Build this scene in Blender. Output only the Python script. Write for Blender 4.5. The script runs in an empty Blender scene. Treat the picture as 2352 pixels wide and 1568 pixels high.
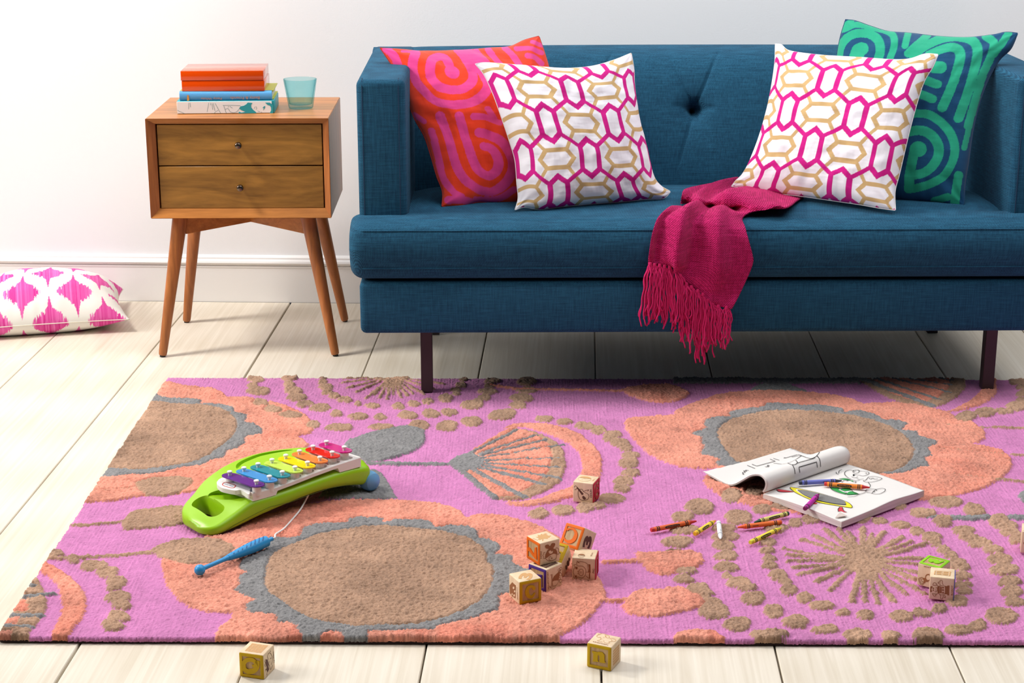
import bpy, bmesh, math, random
import numpy as np
from mathutils import Vector, Matrix
from mathutils.bvhtree import BVHTree
from mathutils.geometry import tessellate_polygon
random.seed(7); rng = np.random.default_rng(7)
S = bpy.context.scene; COL = S.collection
PI = math.pi

# ------------------------------------------------------------------ camera
FPX, PITCH, YAW, ROLL, CAMH = 4031.3, .284931, -.039775, -.000538, 1.17529
cp_, sp_, cy_, sy_ = math.cos(PITCH), math.sin(PITCH), math.cos(YAW), math.sin(YAW)
FWD = np.array([sy_*cp_, cy_*cp_, -sp_]); RGT = np.array([cy_, -sy_, 0.0]); UPV = np.cross(RGT, FWD)
cr_, sr_ = math.cos(ROLL), math.sin(ROLL)
RGT, UPV = cr_*RGT+sr_*UPV, -sr_*RGT+cr_*UPV
EYE = np.array([0, 0, CAMH])
cam = bpy.data.cameras.new('camera'); co = bpy.data.objects.new('camera', cam); COL.objects.link(co)
m = Matrix.Identity(4)
for i in range(3):
    m[i][0], m[i][1], m[i][2], m[i][3] = RGT[i], UPV[i], -FWD[i], EYE[i]
co.matrix_world = m
cam.sensor_fit = 'HORIZONTAL'; cam.sensor_width = 36.0; cam.lens = FPX/2352*36.0
cam.clip_start = .05; cam.clip_end = 60
S.camera = co

# ------------------------------------------------------------------ world, lights, exposure
S.view_settings.view_transform = 'Standard'; S.view_settings.look = 'None'
S.view_settings.gamma = 1.0; S.view_settings.use_curve_mapping = False
S.view_settings.exposure = 0.0
w = bpy.data.worlds.new('room_daylight'); S.world = w; w.use_nodes = True
w.node_tree.nodes['Background'].inputs['Color'].default_value = (.93, .96, 1.0, 1)
w.node_tree.nodes['Background'].inputs['Strength'].default_value = .04

def area(name, loc, target, sx, sy, power, col=(1, 1, 1)):
    l = bpy.data.lights.new(name, 'AREA'); l.shape = 'RECTANGLE'; l.size = sx; l.size_y = sy
    l.energy = power; l.color = col
    o = bpy.data.objects.new(name, l); COL.objects.link(o)
    d = Vector(target)-Vector(loc); o.rotation_euler = d.to_track_quat('-Z', 'Y').to_euler(); o.location = loc
    return o
area('window_key', (-1.95, 3.42, 2.05), (-.15, 3.02, .1), .36, .42, 40, (1.0, .965, .91))
area('left_fill', (-5.5, 2.3, 3.0), (.2, 3.2, .4), 2.2, 2.2, 215, (1.0, .985, .96))  # added soft fill from far left, evens out the wall brightness
area('overhead_fill', (.9, 2.6, 2.9), (.95, 3.0, 0), 3.2, 2.2, 52, (.97, .98, 1.0))  # unseen overhead panel added as soft fill
area('wall_fill', (1.0, 3.55, 2.6), (1.0, 4.345, .75), 2.6, .5, 27, (.97, .98, 1.0))  # unseen strip light added to brighten the back wall

# ------------------------------------------------------------------ geometry helpers
def ray(px, py):
    return FWD*FPX+RGT*(px-1176)-UPV*(py-784)
def at_z(px, py, z=0.0):
    d = ray(px, py); return EYE+d*((z-CAMH)/d[2])
def at_pl(px, py, P, N):
    d = ray(px, py); return EYE+d*(np.dot(np.asarray(P)-EYE, N)/np.dot(d, N))
def crop(x0, y0, s):
    return lambda X, Y: (x0+X/s, y0+Y/s)
def lin(*c):
    c = np.array(c, float)/255.0
    return np.where(c <= .04045, c/12.92, ((c+.055)/1.055)**2.4)

def link(o, parent=None):
    COL.objects.link(o)
    if parent is not None: o.parent = parent
    return o
def mesh_obj(name, V, F, mat=None, parent=None, smooth=False, col=None):
    me = bpy.data.meshes.new(name)
    me.from_pydata([tuple(v) for v in V], [], [tuple(f) for f in F])
    if smooth: me.polygons.foreach_set('use_smooth', [True]*len(me.polygons))
    if mat is not None: me.materials.append(mat)
    if col is not None:
        a = me.color_attributes.new('Col', 'FLOAT_COLOR', 'POINT')
        c4 = np.ones((len(V), 4), np.float32); c4[:, :3] = col
        a.data.foreach_set('color', c4.ravel())
    me.update()
    return link(bpy.data.objects.new(name, me), parent)
def big_mesh(name, V, Q, mat, parent, col):
    V = np.asarray(V, np.float32); Q = np.asarray(Q, np.int32); me = bpy.data.meshes.new(name)
    me.vertices.add(len(V)); me.vertices.foreach_set('co', V.ravel()); me.loops.add(Q.size); me.loops.foreach_set('vertex_index', Q.ravel())
    me.polygons.add(len(Q)); me.polygons.foreach_set('loop_start', np.arange(0, Q.size, 4, dtype=np.int32)); me.polygons.foreach_set('loop_total', np.full(len(Q), 4, np.int32))
    me.polygons.foreach_set('use_smooth', np.ones(len(Q), bool)); me.update(calc_edges=True)
    a = me.color_attributes.new('Col', 'FLOAT_COLOR', 'POINT'); c4 = np.ones((len(V), 4), np.float32); c4[:, :3] = col; a.data.foreach_set('color', c4.ravel()); me.materials.append(mat)
    return link(bpy.data.objects.new(name, me), parent)
def bm_obj(name, bm, mat=None, parent=None, smooth=False):
    bmesh.ops.recalc_face_normals(bm, faces=bm.faces)
    me = bpy.data.meshes.new(name); bm.to_mesh(me); bm.free()
    if smooth:
        me.polygons.foreach_set('use_smooth', [True]*len(me.polygons))
        try: me.set_sharp_from_angle(angle=math.radians(40))
        except Exception: pass
    if mat is not None:
        for mm in (mat if isinstance(mat, (list, tuple)) else [mat]): me.materials.append(mm)
    return link(bpy.data.objects.new(name, me), parent)
def grid_faces(nu, nv, wrap_u=False, off=0):
    i = np.arange(nu if wrap_u else nu-1)[:, None]; j = np.arange(nv-1)[None, :]
    i2 = (i+1) % nu
    return (off+np.stack([i*nv+j, i2*nv+j, i2*nv+j+1, i*nv+j+1], -1).reshape(-1, 4)).tolist()
def thing(name, label, cat, loc=(0, 0, 0), rz=0.0, group=None, rot=None):
    o = bpy.data.objects.new(name, None); COL.objects.link(o); o.empty_display_size = .03
    M = Matrix.Translation(Vector(loc)) @ (rot.to_4x4() if rot is not None else Matrix.Rotation(rz, 4, 'Z'))
    o.matrix_world = M
    o['label'] = label; o['category'] = cat; o['kind'] = 'thing'
    if group: o['group'] = group
    return o
def tag(o, label, cat, group=None):
    o['label'] = label; o['category'] = cat; o['kind'] = 'thing'
    if group: o['group'] = group
    return o
def toloc(o, P):                       # world points -> local frame of a thing
    Mi = np.array(o.matrix_world.inverted()); P = np.atleast_2d(np.asarray(P, float))
    return P @ Mi[:3, :3].T+Mi[:3, 3]
def towor(o, P):
    Mi = np.array(o.matrix_world); P = np.atleast_2d(np.asarray(P, float))
    return P @ Mi[:3, :3].T+Mi[:3, 3]
def add_box(bm, x0, x1, y0, y1, z0, z1, bev=0.0, seg=2):
    r = bmesh.ops.create_cube(bm, size=1.0)
    for v in r['verts']:
        v.co = Vector(((x0+x1)/2+v.co.x*(x1-x0), (y0+y1)/2+v.co.y*(y1-y0), (z0+z1)/2+v.co.z*(z1-z0)))
    if bev > 0:
        es = list({e for v in r['verts'] for e in v.link_edges})
        bmesh.ops.bevel(bm, geom=es, offset=bev, segments=seg, profile=.5, affect='EDGES', clamp_overlap=True)
def box(name, x0, x1, y0, y1, z0, z1, mat, parent=None, bev=0.0, seg=2, smooth=True):
    bm = bmesh.new(); add_box(bm, x0, x1, y0, y1, z0, z1, bev, seg)
    return bm_obj(name, bm, mat, parent, smooth and bev > 0)
def lathe(name, prof, mat, parent=None, n=40, axis_pts=None, smooth=True):
    """prof = [(r,t)], t along +z, or along the segment axis_pts=(A,B) with t in metres"""
    if axis_pts is None: A, d = np.zeros(3), np.array([0, 0, 1.0])
    else:
        A = np.asarray(axis_pts[0], float); d = np.asarray(axis_pts[1], float)-A; d = d/np.linalg.norm(d)
    e1 = np.cross(d, [0, 0, 1.0]) if abs(d[2]) < .9 else np.cross(d, [0, 1.0, 0]); e1 /= np.linalg.norm(e1); e2 = np.cross(d, e1)
    V = []
    for k in range(n):
        a = 2*PI*k/n
        for r, t in prof: V.append(A+d*t+(e1*math.cos(a)+e2*math.sin(a))*max(r, 1e-5))
    F = grid_faces(n, len(prof), True)
    o = mesh_obj(name, V, F, mat, parent, smooth)
    bm = bmesh.new(); bm.from_mesh(o.data); bmesh.ops.remove_doubles(bm, verts=bm.verts, dist=2e-5)
    bmesh.ops.recalc_face_normals(bm, faces=bm.faces); bm.to_mesh(o.data); bm.free()
    try: o.data.set_sharp_from_angle(angle=math.radians(35))
    except Exception: pass
    return o
def smooth_path(P, n=8):
    P = np.asarray(P, float)
    if len(P) < 3: return P
    Q = np.vstack([2*P[0]-P[1], P, 2*P[-1]-P[-2]]); out = []
    for i in range(1, len(Q)-2):
        for t in np.linspace(0, 1, n, endpoint=False):
            a, b, c, d = Q[i-1], Q[i], Q[i+1], Q[i+2]
            out.append(.5*((2*b)+(-a+c)*t+(2*a-5*b+4*c-d)*t*t+(-a+3*b-3*c+d)*t**3))
    out.append(P[-1]); return np.array(out)
def tube_vf(P, r, n=8, off=0):
    P = np.asarray(P, float); r = np.broadcast_to(np.asarray(r, float), (len(P),))
    T = np.gradient(P, axis=0); T /= np.linalg.norm(T, axis=1)[:, None]+1e-12
    a = np.array([0, 0, 1.0]) if abs(T[0][2]) < .9 else np.array([1.0, 0, 0])
    e = np.cross(T[0], a); e /= np.linalg.norm(e); V = []; F = []
    for i in range(len(P)):
        e = e-T[i]*np.dot(e, T[i]); e /= np.linalg.norm(e)+1e-12; f = np.cross(T[i], e)
        for k in range(n):
            an = 2*PI*k/n; V.append(P[i]+(e*math.cos(an)+f*math.sin(an))*r[i])
    for i in range(len(P)-1):
        for k in range(n):
            k2 = (k+1) % n
            F.append((off+i*n+k, off+i*n+k2, off+(i+1)*n+k2, off+(i+1)*n+k))
    F.append(tuple(off+k for k in range(n))[::-1]); F.append(tuple(off+(len(P)-1)*n+k for k in range(n)))
    return V, F
def tube(name, P, r, mat, parent=None, n=8):
    V, F = tube_vf(P, r, n); return mesh_obj(name, V, F, mat, parent, True)
def tubes(name, Ps, r, mat, parent=None, n=6):
    V, F = [], []
    for P in Ps:
        v, f = tube_vf(P, r, n, len(V)); V += list(v); F += f
    return mesh_obj(name, V, F, mat, parent, True)
def prism(name, poly, N, h, mat, parent=None):
    """planar polygon (3-D points) raised by h along N"""
    N = np.asarray(N, float); P = [np.asarray(p, float) for p in poly]; n = len(P)
    if sum(np.dot(np.cross(P[i]-P[0], P[(i+1) % n]-P[0]), N) for i in range(n)) < 0: P = P[::-1]
    F = []
    for t in tessellate_polygon([[Vector(p) for p in P]]):
        a, b, c = t; F.append((n+a, n+b, n+c) if np.dot(np.cross(P[b]-P[a], P[c]-P[a]), N) > 0 else (n+a, n+c, n+b))
    F += [(i, (i+1) % n, n+(i+1) % n, n+i) for i in range(n)]
    return mesh_obj(name, P+[p+N*h for p in P], F, mat, parent)
def ribbons(name, lines, normals, wid, mat, parent=None, h=.0002):
    """flat inked / engraved lines lying on a surface; lines: lists of 3-D points, normals: one vector or one per point"""
    V, F = [], []
    for li, P in enumerate(lines):
        P = np.asarray(P, float)
        if len(P) < 2: continue
        N = np.asarray(normals[li], float); N = np.broadcast_to(N, P.shape)
        T = np.gradient(P, axis=0); T /= np.linalg.norm(T, axis=1)[:, None]+1e-12
        B = np.cross(N, T); B /= np.linalg.norm(B, axis=1)[:, None]+1e-12
        ww = wid[li] if isinstance(wid, (list, tuple)) else wid
        o = len(V)
        for i in range(len(P)):
            V.append(P[i]-B[i]*ww/2+N[i]*h); V.append(P[i]+B[i]*ww/2+N[i]*h)
        for i in range(len(P)-1): F.append((o+2*i, o+2*i+2, o+2*i+3, o+2*i+1))
    return mesh_obj(name, V, F, mat, parent)
def text_obj(name, s, origin, X, Y, size, mat, parent=None, h=.00025, width=None, bold=0.0):
    cu = bpy.data.curves.new('lettering', 'FONT'); cu.body = s; cu.size = 1.0; cu.align_x = 'CENTER'; cu.align_y = 'CENTER'; cu.offset = bold; cu.resolution_u = 3
    t = bpy.data.objects.new('lettering', cu); COL.objects.link(t)
    dg = bpy.context.evaluated_depsgraph_get(); me = bpy.data.meshes.new_from_object(t.evaluated_get(dg))
    bpy.data.objects.remove(t); bpy.data.curves.remove(cu)
    V = np.array([v.co[:] for v in me.vertices]); F = [tuple(p.vertices) for p in me.polygons]; bpy.data.meshes.remove(me)
    X = np.asarray(X, float); X /= np.linalg.norm(X); Y = np.asarray(Y, float); Y /= np.linalg.norm(Y); N = np.cross(X, Y)
    sx = size if width is None else width/(V[:, 0].max()-V[:, 0].min())
    c = (V.max(0)+V.min(0))/2
    P = np.asarray(origin)+(V[:, :1]-c[0])*sx*X+(V[:, 1:2]-c[1])*size*Y+N*h
    return mesh_obj(name, P, F, mat, parent)

# ------------------------------------------------------------------ materials
MATS = {}
def new_mat(name):
    m = bpy.data.materials.new(name); m.use_nodes = True
    return m, m.node_tree.nodes, m.node_tree.links, m.node_tree.nodes['Principled BSDF']
def plain(name, rgb, rough=.5, metal=0.0, spec=.5, coat=0.0, var=0.0, vscale=60, bump=0.0, bscale=300, sss=0.0):
    if name in MATS: return MATS[name]
    m, N, L, b = new_mat(name); c = tuple(lin(*rgb))+(1,)
    b.inputs['Base Color'].default_value = c; b.inputs['Roughness'].default_value = rough; b.inputs['Metallic'].default_value = metal
    b.inputs['Specular IOR Level'].default_value = spec; b.inputs['Coat Weight'].default_value = coat; b.inputs['Coat Roughness'].default_value = .08
    if var > 0 or bump > 0:
        tc = N.new('ShaderNodeTexCoord'); no = N.new('ShaderNodeTexNoise'); no.inputs['Scale'].default_value = vscale; no.inputs['Detail'].default_value = 4
        L.new(tc.outputs['Object'], no.inputs['Vector'])
        if var > 0:
            mx = N.new('ShaderNodeMix'); mx.data_type = 'RGBA'
            mx.inputs[6].default_value = tuple(np.array(c[:3])*(1-var))+(1,); mx.inputs[7].default_value = tuple(np.clip(np.array(c[:3])*(1+var), 0, 1))+(1,)
            L.new(no.outputs['Fac'], mx.inputs[0]); L.new(mx.outputs[2], b.inputs['Base Color'])
        if bump > 0:
            n2 = N.new('ShaderNodeTexNoise'); n2.inputs['Scale'].default_value = bscale; L.new(tc.outputs['Object'], n2.inputs['Vector'])
            bp = N.new('ShaderNodeBump'); bp.inputs['Strength'].default_value = bump; bp.inputs['Distance'].default_value = .001
            L.new(n2.outputs['Fac'], bp.inputs['Height']); L.new(bp.outputs['Normal'], b.inputs['Normal'])
    MATS[name] = m; return m
def wood(name, c1, c2, scale=(2, 30, 30), rough=.42, dist=1.2, coat=0.0):
    if name in MATS: return MATS[name]
    m, N, L, b = new_mat(name)
    tc = N.new('ShaderNodeTexCoord'); mp = N.new('ShaderNodeMapping'); mp.inputs['Scale'].default_value = scale
    L.new(tc.outputs['Object'], mp.inputs['Vector'])
    n1 = N.new('ShaderNodeTexNoise'); n1.inputs['Scale'].default_value = 1; n1.inputs['Detail'].default_value = 6; n1.inputs['Distortion'].default_value = dist; n1.inputs['Roughness'].default_value = .62
    L.new(mp.outputs['Vector'], n1.inputs['Vector'])
    mp2 = N.new('ShaderNodeMapping'); mp2.inputs['Scale'].default_value = tuple(5*s for s in scale); L.new(tc.outputs['Object'], mp2.inputs['Vector'])
    n2 = N.new('ShaderNodeTexNoise'); n2.inputs['Scale'].default_value = 1; n2.inputs['Detail'].default_value = 3; L.new(mp2.outputs['Vector'], n2.inputs['Vector'])
    mm = N.new('ShaderNodeMath'); mm.operation = 'MULTIPLY_ADD'; mm.inputs[1].default_value = .35; L.new(n2.outputs['Fac'], mm.inputs[0]); L.new(n1.outputs['Fac'], mm.inputs[2])
    cr = N.new('ShaderNodeValToRGB'); cr.color_ramp.elements[0].position = .42; cr.color_ramp.elements[1].position = .92
    cr.color_ramp.elements[0].color = tuple(lin(*c1))+(1,); cr.color_ramp.elements[1].color = tuple(lin(*c2))+(1,)
    L.new(mm.outputs[0], cr.inputs[0]); L.new(cr.outputs[0], b.inputs['Base Color'])
    b.inputs['Roughness'].default_value = rough; b.inputs['Coat Weight'].default_value = coat
    bp = N.new('ShaderNodeBump'); bp.inputs['Strength'].default_value = .15; bp.inputs['Distance'].default_value = .0006
    L.new(mm.outputs[0], bp.inputs['Height']); L.new(bp.outputs['Normal'], b.inputs['Normal'])
    MATS[name] = m; return m
def weave(name, dark, light, pitch=.0026, rough=.9, strength=.5, sheen=.15, attr=False, dist=.0006, slub=.35):
    """woven cloth: over/under threads from two sine products, slubs from stretched noise; colour from dark/light or the mesh colour"""
    if name in MATS: return MATS[name]
    m, N, L, b = new_mat(name)
    tc = N.new('ShaderNodeTexCoord'); sx = N.new('ShaderNodeSeparateXYZ'); L.new(tc.outputs['Object'], sx.inputs[0])
    def mt(op, a, c=None, v=None):
        n = N.new('ShaderNodeMath'); n.operation = op
        if hasattr(a, 'links'): L.new(a, n.inputs[0])
        else: n.inputs[0].default_value = a
        if c is not None: L.new(c, n.inputs[1])
        if v is not None: n.inputs[1].default_value = v
        return n.outputs[0]
    a1 = mt('ADD', sx.outputs[0], mt('MULTIPLY', sx.outputs[1], v=.9)); a2 = mt('ADD', sx.outputs[2], mt('MULTIPLY', sx.outputs[1], v=1.0))
    k = 2*PI/pitch
    s1 = mt('SINE', mt('MULTIPLY', a1, v=k)); s2 = mt('SINE', mt('MULTIPLY', a2, v=k)); pr = mt('MULTIPLY', s1, s2)
    v01 = mt('ADD', mt('MULTIPLY', pr, v=.5), v=.5)
    n1 = N.new('ShaderNodeTexNoise'); mp = N.new('ShaderNodeMapping'); mp.inputs['Scale'].default_value = (25, 25, 420); L.new(tc.outputs['Object'], mp.inputs[0]); L.new(mp.outputs[0], n1.inputs['Vector']); n1.inputs['Scale'].default_value = 1; n1.inputs['Detail'].default_value = 3
    n2 = N.new('ShaderNodeTexNoise'); mp2 = N.new('ShaderNodeMapping'); mp2.inputs['Scale'].default_value = (420, 300, 25); L.new(tc.outputs['Object'], mp2.inputs[0]); L.new(mp2.outputs[0], n2.inputs['Vector']); n2.inputs['Scale'].default_value = 1; n2.inputs['Detail'].default_value = 3
    sl = mt('ADD', mt('MULTIPLY', mt('ADD', n1.outputs['Fac'], n2.outputs['Fac']), v=slub*2), v=-slub*2)
    f = mt('ADD', mt('MULTIPLY', v01, v=.75), sl)
    mx = N.new('ShaderNodeMix'); mx.data_type = 'RGBA'; L.new(f, mx.inputs[0])
    if attr:
        at = N.new('ShaderNodeAttribute'); at.attribute_name = 'Col'
        hs = N.new('ShaderNodeHueSaturation'); hs.inputs['Value'].default_value = dark; L.new(at.outputs['Color'], hs.inputs['Color'])
        L.new(hs.outputs[0], mx.inputs[6]); L.new(at.outputs['Color'], mx.inputs[7])
    else:
        mx.inputs[6].default_value = tuple(lin(*dark))+(1,); mx.inputs[7].default_value = tuple(lin(*light))+(1,)
    L.new(mx.outputs[2], b.inputs['Base Color']); b.inputs['Roughness'].default_value = rough; b.inputs['Specular IOR Level'].default_value = .2
    b.inputs['Sheen Weight'].default_value = sheen; b.inputs['Sheen Roughness'].default_value = .5
    bp = N.new('ShaderNodeBump'); bp.inputs['Strength'].default_value = strength; bp.inputs['Distance'].default_value = dist
    L.new(f, bp.inputs['Height']); L.new(bp.outputs['Normal'], b.inputs['Normal'])
    MATS[name] = m; return m

sofa_m = weave('teal_upholstery', (11, 46, 70), (46, 111, 143), .0034, strength=.6, sheen=.02)
seam_m = plain('upholstery_seam', (14, 48, 76), .95)
wal = ((150, 88, 33), (206, 133, 62)); wal_d = ((114, 75, 22), (180, 125, 50))
wood_x = wood('acorn_wood_along', wal[0], wal[1], (3, 34, 34), .34); wood_z = wood('acorn_wood_upright', (134, 74, 34), (190, 116, 58), (34, 34, 3), .36)
wood_dr = wood('drawer_wood', wal_d[0], wal_d[1], (4, 30, 26), .38, 1.5)
black_m = plain('black_gap', (14, 12, 10), .8); rubber_m = plain('black_rubber', (28, 26, 26), .7)
white_plastic = plain('white_plastic', (236, 234, 228), .38); green_pl = plain('lime_plastic', (150, 200, 14), .36)
SEAMX = {-6: -2.30, -5: -2.04, -4: -1.78, -3: -1.52, -2: -1.263, -1: -1.0, 0: -.744, 1: -.4835, 2: -.2235, 3: .0375, 4: .297, 5: .558, 6: .817, 7: 1.078, 8: 1.338, 9: 1.598, 10: 1.858}
WALLY = 4.345
#SECTION-END setup
# ================================================================== the room
def structure(o): o['kind'] = 'structure'; return o
def build_room():
    m, N, L, b = new_mat('white_washed_boards')
    tc = N.new('ShaderNodeTexCoord'); at = N.new('ShaderNodeAttribute'); at.attribute_name = 'Col'
    mp = N.new('ShaderNodeMapping'); mp.inputs['Scale'].default_value = (75, 1.5, 1); L.new(tc.outputs['Object'], mp.inputs[0])
    ad = N.new('ShaderNodeVectorMath'); ad.operation = 'ADD'; L.new(mp.outputs[0], ad.inputs[0])
    sc = N.new('ShaderNodeVectorMath'); sc.operation = 'SCALE'; sc.inputs['Scale'].default_value = 37; L.new(at.outputs['Color'], sc.inputs[0]); L.new(sc.outputs[0], ad.inputs[1])
    n1 = N.new('ShaderNodeTexNoise'); n1.inputs['Scale'].default_value = 1; n1.inputs['Detail'].default_value = 5; n1.inputs['Distortion'].default_value = 1.6; L.new(ad.outputs[0], n1.inputs['Vector'])
    mp2 = N.new('ShaderNodeMapping'); mp2.inputs['Scale'].default_value = (9, .55, 1); L.new(tc.outputs['Object'], mp2.inputs[0])
    ad2 = N.new('ShaderNodeVectorMath'); ad2.operation = 'ADD'; L.new(mp2.outputs[0], ad2.inputs[0]); L.new(sc.outputs[0], ad2.inputs[1])
    n2 = N.new('ShaderNodeTexWave'); n2.wave_type = 'RINGS'; n2.inputs['Scale'].default_value = 2.2; n2.inputs['Distortion'].default_value = 3; n2.inputs['Detail'].default_value = 2; L.new(ad2.outputs[0], n2.inputs['Vector'])
    mm = N.new('ShaderNodeMath'); mm.operation = 'MULTIPLY_ADD'; mm.inputs[1].default_value = .2; L.new(n2.outputs['Fac'], mm.inputs[0]); L.new(n1.outputs['Fac'], mm.inputs[2])
    cr = N.new('ShaderNodeValToRGB'); e = cr.color_ramp.elements
    e[0].position = .25; e[0].color = tuple(lin(210, 197, 176))+(1,); e[1].position = .95; e[1].color = tuple(lin(236, 227, 212))+(1,)
    L.new(mm.outputs[0], cr.inputs[0]); L.new(cr.outputs[0], b.inputs['Base Color']); b.inputs['Roughness'].default_value = .5; b.inputs['Specular IOR Level'].default_value = .3
    bp = N.new('ShaderNodeBump'); bp.inputs['Strength'].default_value = .12; bp.inputs['Distance'].default_value = .0008; L.new(n1.outputs['Fac'], bp.inputs['Height']); L.new(bp.outputs['Normal'], b.inputs['Normal'])
    gap = {-2: .0018, -1: .0022, 0: .0042, 1: .0022, 2: .0030, 3: .0032, 4: .0030, 5: .0026, 6: .0030}
    bm = bmesh.new(); lay = bm.verts.layers.float_color.new('Col')
    ks = sorted(SEAMX)
    for a, c in zip(ks[:-1], ks[1:]):
        n0 = len(bm.verts)
        add_box(bm, SEAMX[a]+gap.get(a, .003)/2, SEAMX[c]-gap.get(c, .003)/2, .4, WALLY-.0012, -.02, 0, .0012, 1)
        bm.verts.ensure_lookup_table(); r = random.random()
        for v in bm.verts[n0:]: v[lay] = (r, (r*7.3) % 1, .3, 1)
    n0 = len(bm.faces); add_box(bm, -2.3, 1.85, .4, WALLY, -.03, -.0195); bm.faces.ensure_lookup_table()
    for f in bm.faces[n0:]: f.material_index = 1
    structure(bm_obj('floor', bm, [m, plain('board_gap', (52, 42, 32), .9)]))
    wm = plain('white_wall_paint', (240, 241, 243), .75, bump=.25, bscale=260)
    structure(box('wall_back', -2.6, 2.3, WALLY+.016, WALLY+.12, 0.0, 2.7, wm))
    tm = plain('white_trim_paint', (241, 240, 239), .42)
    prof = [(0, 0), (0, .0905), (-.0012, .0915), (-.0012, .0955), (.0015, .0965), (-.004, .100), (-.0062, .1045), (-.004, .109), (.001, .1115), (.0045, .1125), (.0045, .1165), (.008, .1185), (.0125, .1205), (.0165, .1215), (.0165, 0)]
    V = [(x, WALLY+y, z) for x in (-2.6, 2.3) for y, z in prof]; n = len(prof)
    F = [(i, (i+1) % n, n+(i+1) % n, n+i) for i in range(n)]+[tuple(range(n))[::-1], tuple(range(n, 2*n))]
    o = mesh_obj('baseboard_back', V, F, tm); structure(o)
build_room()

# ================================================================== sofa
SOFA = thing('sofa', 'deep teal woven sofa with a tufted back and one long seat cushion, against the wall', 'sofa', (-.4554, 3.5, 0), math.radians(2.98))
SW = 1.45
SEX = np.array([math.cos(math.radians(2.98)), math.sin(math.radians(2.98)), 0]); SEY = np.array([-SEX[1], SEX[0], 0]); SO = np.array([-.4554, 3.5, 0])
def spl(px, py, d):                    # pixel on the upright plane d metres behind the sofa's front -> world
    return at_pl(px, py, SO+SEY*d, SEY)
def sweep_x(prof, xs, inset, zmid, ymid, close=True):
    """closed (y,z) profile swept along x; inset[i] pulls the profile towards (ymid,zmid)"""
    prof = np.asarray(prof); V = []
    for x, e in zip(xs, inset):
        d = prof-np.array([ymid, zmid]); l = np.linalg.norm(d, axis=1)[:, None]+1e-9
        q = prof.copy()
        q[:, 0] += np.where(prof[:, 0] < ymid, e, -e*0); q[:, 1] += np.clip(zmid-prof[:, 1], -e, e)*1.0
        V += [(x, y, z) for y, z in q]
    n = len(prof); F = grid_faces(len(xs), n)
    F += [(i*n+n-1, (i+1)*n+n-1, (i+1)*n, i*n) for i in range(len(xs)-1)]
    F += [tuple(range(n))[::-1], tuple((len(xs)-1)*n+k for k in range(n))]
    return V, F
def resamp(P, step):
    P = np.asarray(P, float); d = np.r_[0, np.cumsum(np.linalg.norm(np.diff(P, axis=0), axis=1))]
    t = np.linspace(0, d[-1], max(2, int(d[-1]/step)+1)); return np.stack([np.interp(t, d, P[:, k]) for k in range(P.shape[1])], 1)
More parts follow.
